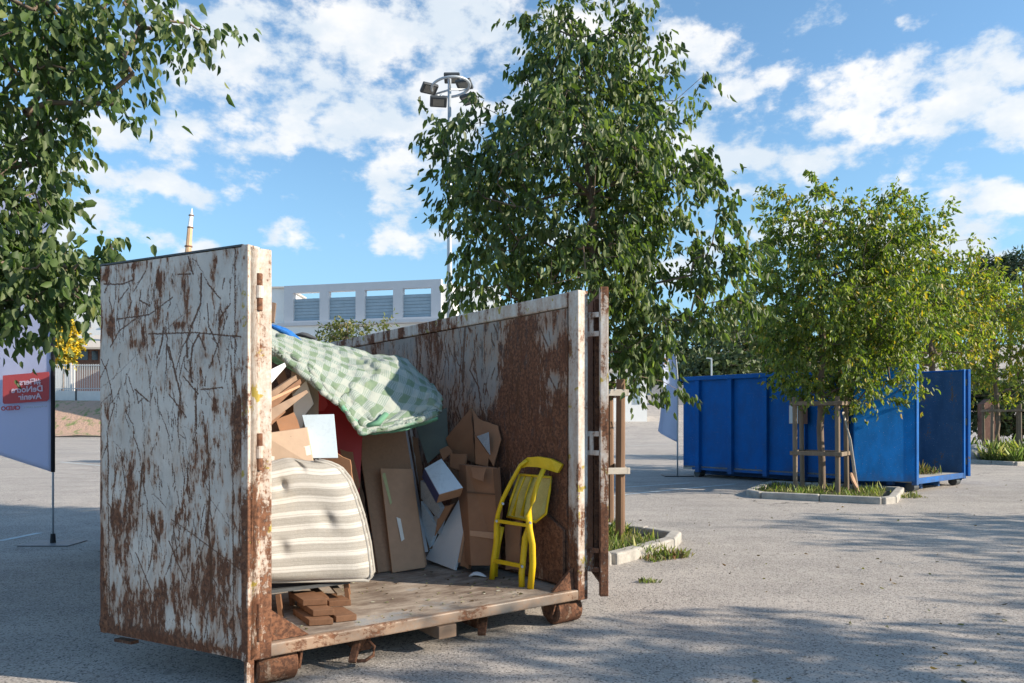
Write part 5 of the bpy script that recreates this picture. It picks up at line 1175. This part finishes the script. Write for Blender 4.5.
MB().box(q, q2, 75, 84, 0, P(0, 286, 75).z).build('wall', M['render'], wb, world=True)
MB().box(q+.8, q+2.0, 74.93, 74.995, P(0, 330, 75).z, P(0, 292, 75).z).build('window', M['louvre'], wb, world=True)
# building at the left
ZB = 88.0; gb = 3.6
bB = thing('white_building', 'white three storey building with small windows beyond the fence at the left', 'building', (P(60, 0, ZB).x, ZB, gb))
xl, xr2 = P(-60, 0, ZB).x, P(128, 0, ZB).x
ztl = P(0, 262, ZB).z; ztr = P(0, 275, ZB).z
MB().prism([(xl, ZB, gb-1), (xr2, ZB, gb-1), (xr2, ZB, ztr), (P(55, 0, ZB).x, ZB, ztl), (xl, ZB, ztr)], (0, 9, 0)).build('wall', M['render'], bB, world=True)
MB().prism([(xr2+.5, ZB-.5, ztr+.02), (P(55, 0, ZB).x, ZB-.5, ztl+.05), (xl-.5, ZB-.5, ztr+.02), (xl-.5, ZB-.5, ztr+.2), (P(55, 0, ZB).x, ZB-.5, ztl+.25), (xr2+.5, ZB-.5, ztr+.2)], (0, 10, 0)).build('roof', M['roof'], bB, world=True)
for (px, py, w, h) in ((75, 324.5, 5, 5), (89, 324.5, 4, 5), (75, 297, 5, 6), (90, 299, 4, 6), (62, 300, 4, 6), (104, 324, 4, 5)):
    c = P(px, py, ZB); hw, hh = w*ZB/F/2, h*ZB/F/2
    wn = MB().box(c.x-hw, c.x+hw, ZB-.06, ZB-.002, c.z-hh, c.z+hh).build('window', M['glass'], bB, world=True)
    MB().box(c.x-hw-.1, c.x+hw+.1, ZB-.14, ZB-.062, c.z-hh-.12, c.z-hh).build('sill', M['kerb'], wn, world=True)
ZA = 80.0
bC = thing('low_building', 'low annex with a pale tiled roof and dark openings behind the grey fence', 'building', (P(85, 0, ZA).x, ZA, gb))
x0, x1 = P(73, 0, ZA).x, P(140, 0, ZA).x
MB().box(x0, x1, ZA, ZA+6, gb-.5, P(0, 347, ZA).z).build('wall', M['brick'], bC, world=True)
MB().prism([(x0-.4, ZA-1, P(0, 348, ZA).z), (x0-.4, ZA+5, P(0, 330, ZA).z), (x0-.4, ZA+5, P(0, 333, ZA).z), (x0-.4, ZA-1, P(0, 350, ZA).z)], (x1-x0+.8, 0, 0)).build('roof', M['roof'], bC, world=True)
for (a, b) in ((77, 88), (92, 98)): MB().box(P(a, 0, ZA).x, P(b, 0, ZA).x, ZA-.05, ZA-.002, P(0, 360, ZA).z, P(0, 351, ZA).z).build('window', M['glass'], bC, world=True)
MB().box(P(73, 0, ZA).x, P(76, 0, ZA).x, ZA-.3, ZA-.06, gb-.5, P(0, 348, ZA).z).build('pillar', M['frameblue'], bC, world=True)
# fence on the low wall
ZW2 = 71.5
lw = tag(MB().box(P(-80, 0, ZW2).x, P(150, 0, ZW2).x, ZW2, ZW2+.3, 2.2, P(0, 391, ZW2).z).build('low_wall', M['wallw']), 'long low white wall on top of the earth bank at the left', 'wall')
fn_ = thing('metal_fence', 'grey upright bar fence standing on the low white wall', 'fence', (P(75, 0, ZW2).x, ZW2+.15, P(0, 391, ZW2).z))
zb, ztp = P(0, 391, ZW2).z, P(0, 364, ZW2).z; mb = MB(); x = P(-60, 0, ZW2).x
while x < P(150, 0, ZW2).x: mb.box(x, x+.05, ZW2+.12, ZW2+.16, zb, ztp); x += .17
mb.build('bars', M['fence'], fn_, world=True)
MB().box(P(-60, 0, ZW2).x, P(150, 0, ZW2).x, ZW2+.10, ZW2+.115, zb+.2, zb+.28).build('rail', M['fence'], fn_, world=True); MB().box(P(-60, 0, ZW2).x, P(150, 0, ZW2).x, ZW2+.10, ZW2+.115, ztp-.15, ztp-.08).build('rail', M['fence'], fn_, world=True)
for px in (-30, 20, 70.5, 120): MB().box(P(px, 0, ZW2).x-.08, P(px, 0, ZW2).x+.08, ZW2+.04, ZW2+.09, zb-.0, ztp+.1).build('post', M['wallw'], fn_, world=True)
MB().box(P(75.5, 0, 70).x, P(77, 0, 70).x, 70, 70.1, 2.4, P(0, 391, 70).z)
tag(MB().tube([P(76, 405, 70), P(76, 389, 70)], .08, 8).build('bollard', M['lampblk'], origin=P(76, 405, 70)), 'short dark post standing in front of the low white wall', 'post')
strip('kerb', (P(-80, 0, 62.5).x, 62.6, .02), (P(130, 0, 62.5).x, 62.6, .02), .5, M['kerb'], .12)
# white shed behind the tall tree
ZH = 68; g0 = float(gz(np.array(P(630, 0, ZH).x), np.array(float(ZH))))
sh = thing('white_shed', 'small white flat roofed hut half hidden by leaves beyond the tree guard', 'hut', (P(630, 0, ZH).x, ZH, g0-.1))
MB().box(P(600, 0, ZH).x, P(647, 0, ZH).x, ZH, ZH+4, g0-.3, P(0, 372, ZH).z).build('wall', M['render'], sh, world=True)
MB().box(P(598, 0, ZH).x, P(649, 0, ZH).x, ZH-.3, ZH+4.3, P(0, 372, ZH).z, P(0, 369, ZH).z).build('roof', M['roof'], sh, world=True)
MB().box(P(634, 0, ZH).x, P(640, 0, ZH).x, ZH-.05, ZH-.003, g0+1.6, P(0, 382, ZH).z).build('window', M['louvre'], sh, world=True)
tag(MB().box(P(652, 0, 80).x, P(700, 0, 80).x, 80, 80.4, 2, P(0, 385, 80).z).build('retaining_wall', M['stone']), 'long grey retaining wall at the top of the sloping lot', 'wall')
# ruin and boulders at the right
rw = thing('brick_wall', 'short broken red brick wall among weeds behind the farthest tree guard', 'wall', (P(1000, 0, 34).x, 34, 0))
MB().prism([P(984, 440, 36), P(984, 404, 36), P(990, 399, 36), P(994, 408, 36), P(997, 440, 36)], (0, .5, 0)).build('wall_panel', M['brick'], rw, world=True)
def rock(cx, cy, r, lab, seed, sq=.7):
    bm = bmesh.new(); bmesh.ops.create_icosphere(bm, subdivisions=3, radius=r); rr = np.random.default_rng(seed); k = rr.normal(size=(6, 3))
    for v in bm.verts:
        d = v.co.normalized(); v.co *= 1+.10*sum(math.sin(3*d.dot(Vector(q))+i) for i, q in enumerate(k))/2.0; v.co.z *= sq
    me = bpy.data.meshes.new('boulder'); bm.to_mesh(me); bm.free(); me.materials.append(M['stone']); o = bpy.data.objects.new('boulder', me); COL.objects.link(o); o.location = (cx, cy, r*sq*.55); tag(o, lab, 'boulder', 'boulders behind the weeds')
rock(16.9, 27.6, .60, 'large grey boulder between the far stakes and the blue door', 1)
rock(20.3, 29.8, .55, 'grey boulder at the edge of the view among the weeds', 2)
rock(17.8, 31.5, .8, 'tall grey boulder behind the farthest stakes', 3, .9)
hd = [(P(x, 0, 42).x, 42) for x in (1040,)]
tree('shrub', 'dense dark shrub behind the boulders at the right edge', (P(1020, 0, 38).x, 38, 0), (P(1020, 0, 38).x, 38, 2.5), [pe(1020,412,38,34,24,1.6,5), pe(965,400,38,30,30,1.6,3), pe(1060,405,38,40,26,1.6,3), pe(1000,385,38,45,14,1.5,2)], 220, 28, .28, DK, 90, .1, hang=.2, mat='farleaf', twig=.8, wid=.7, parts=('stems', 'foliage'))
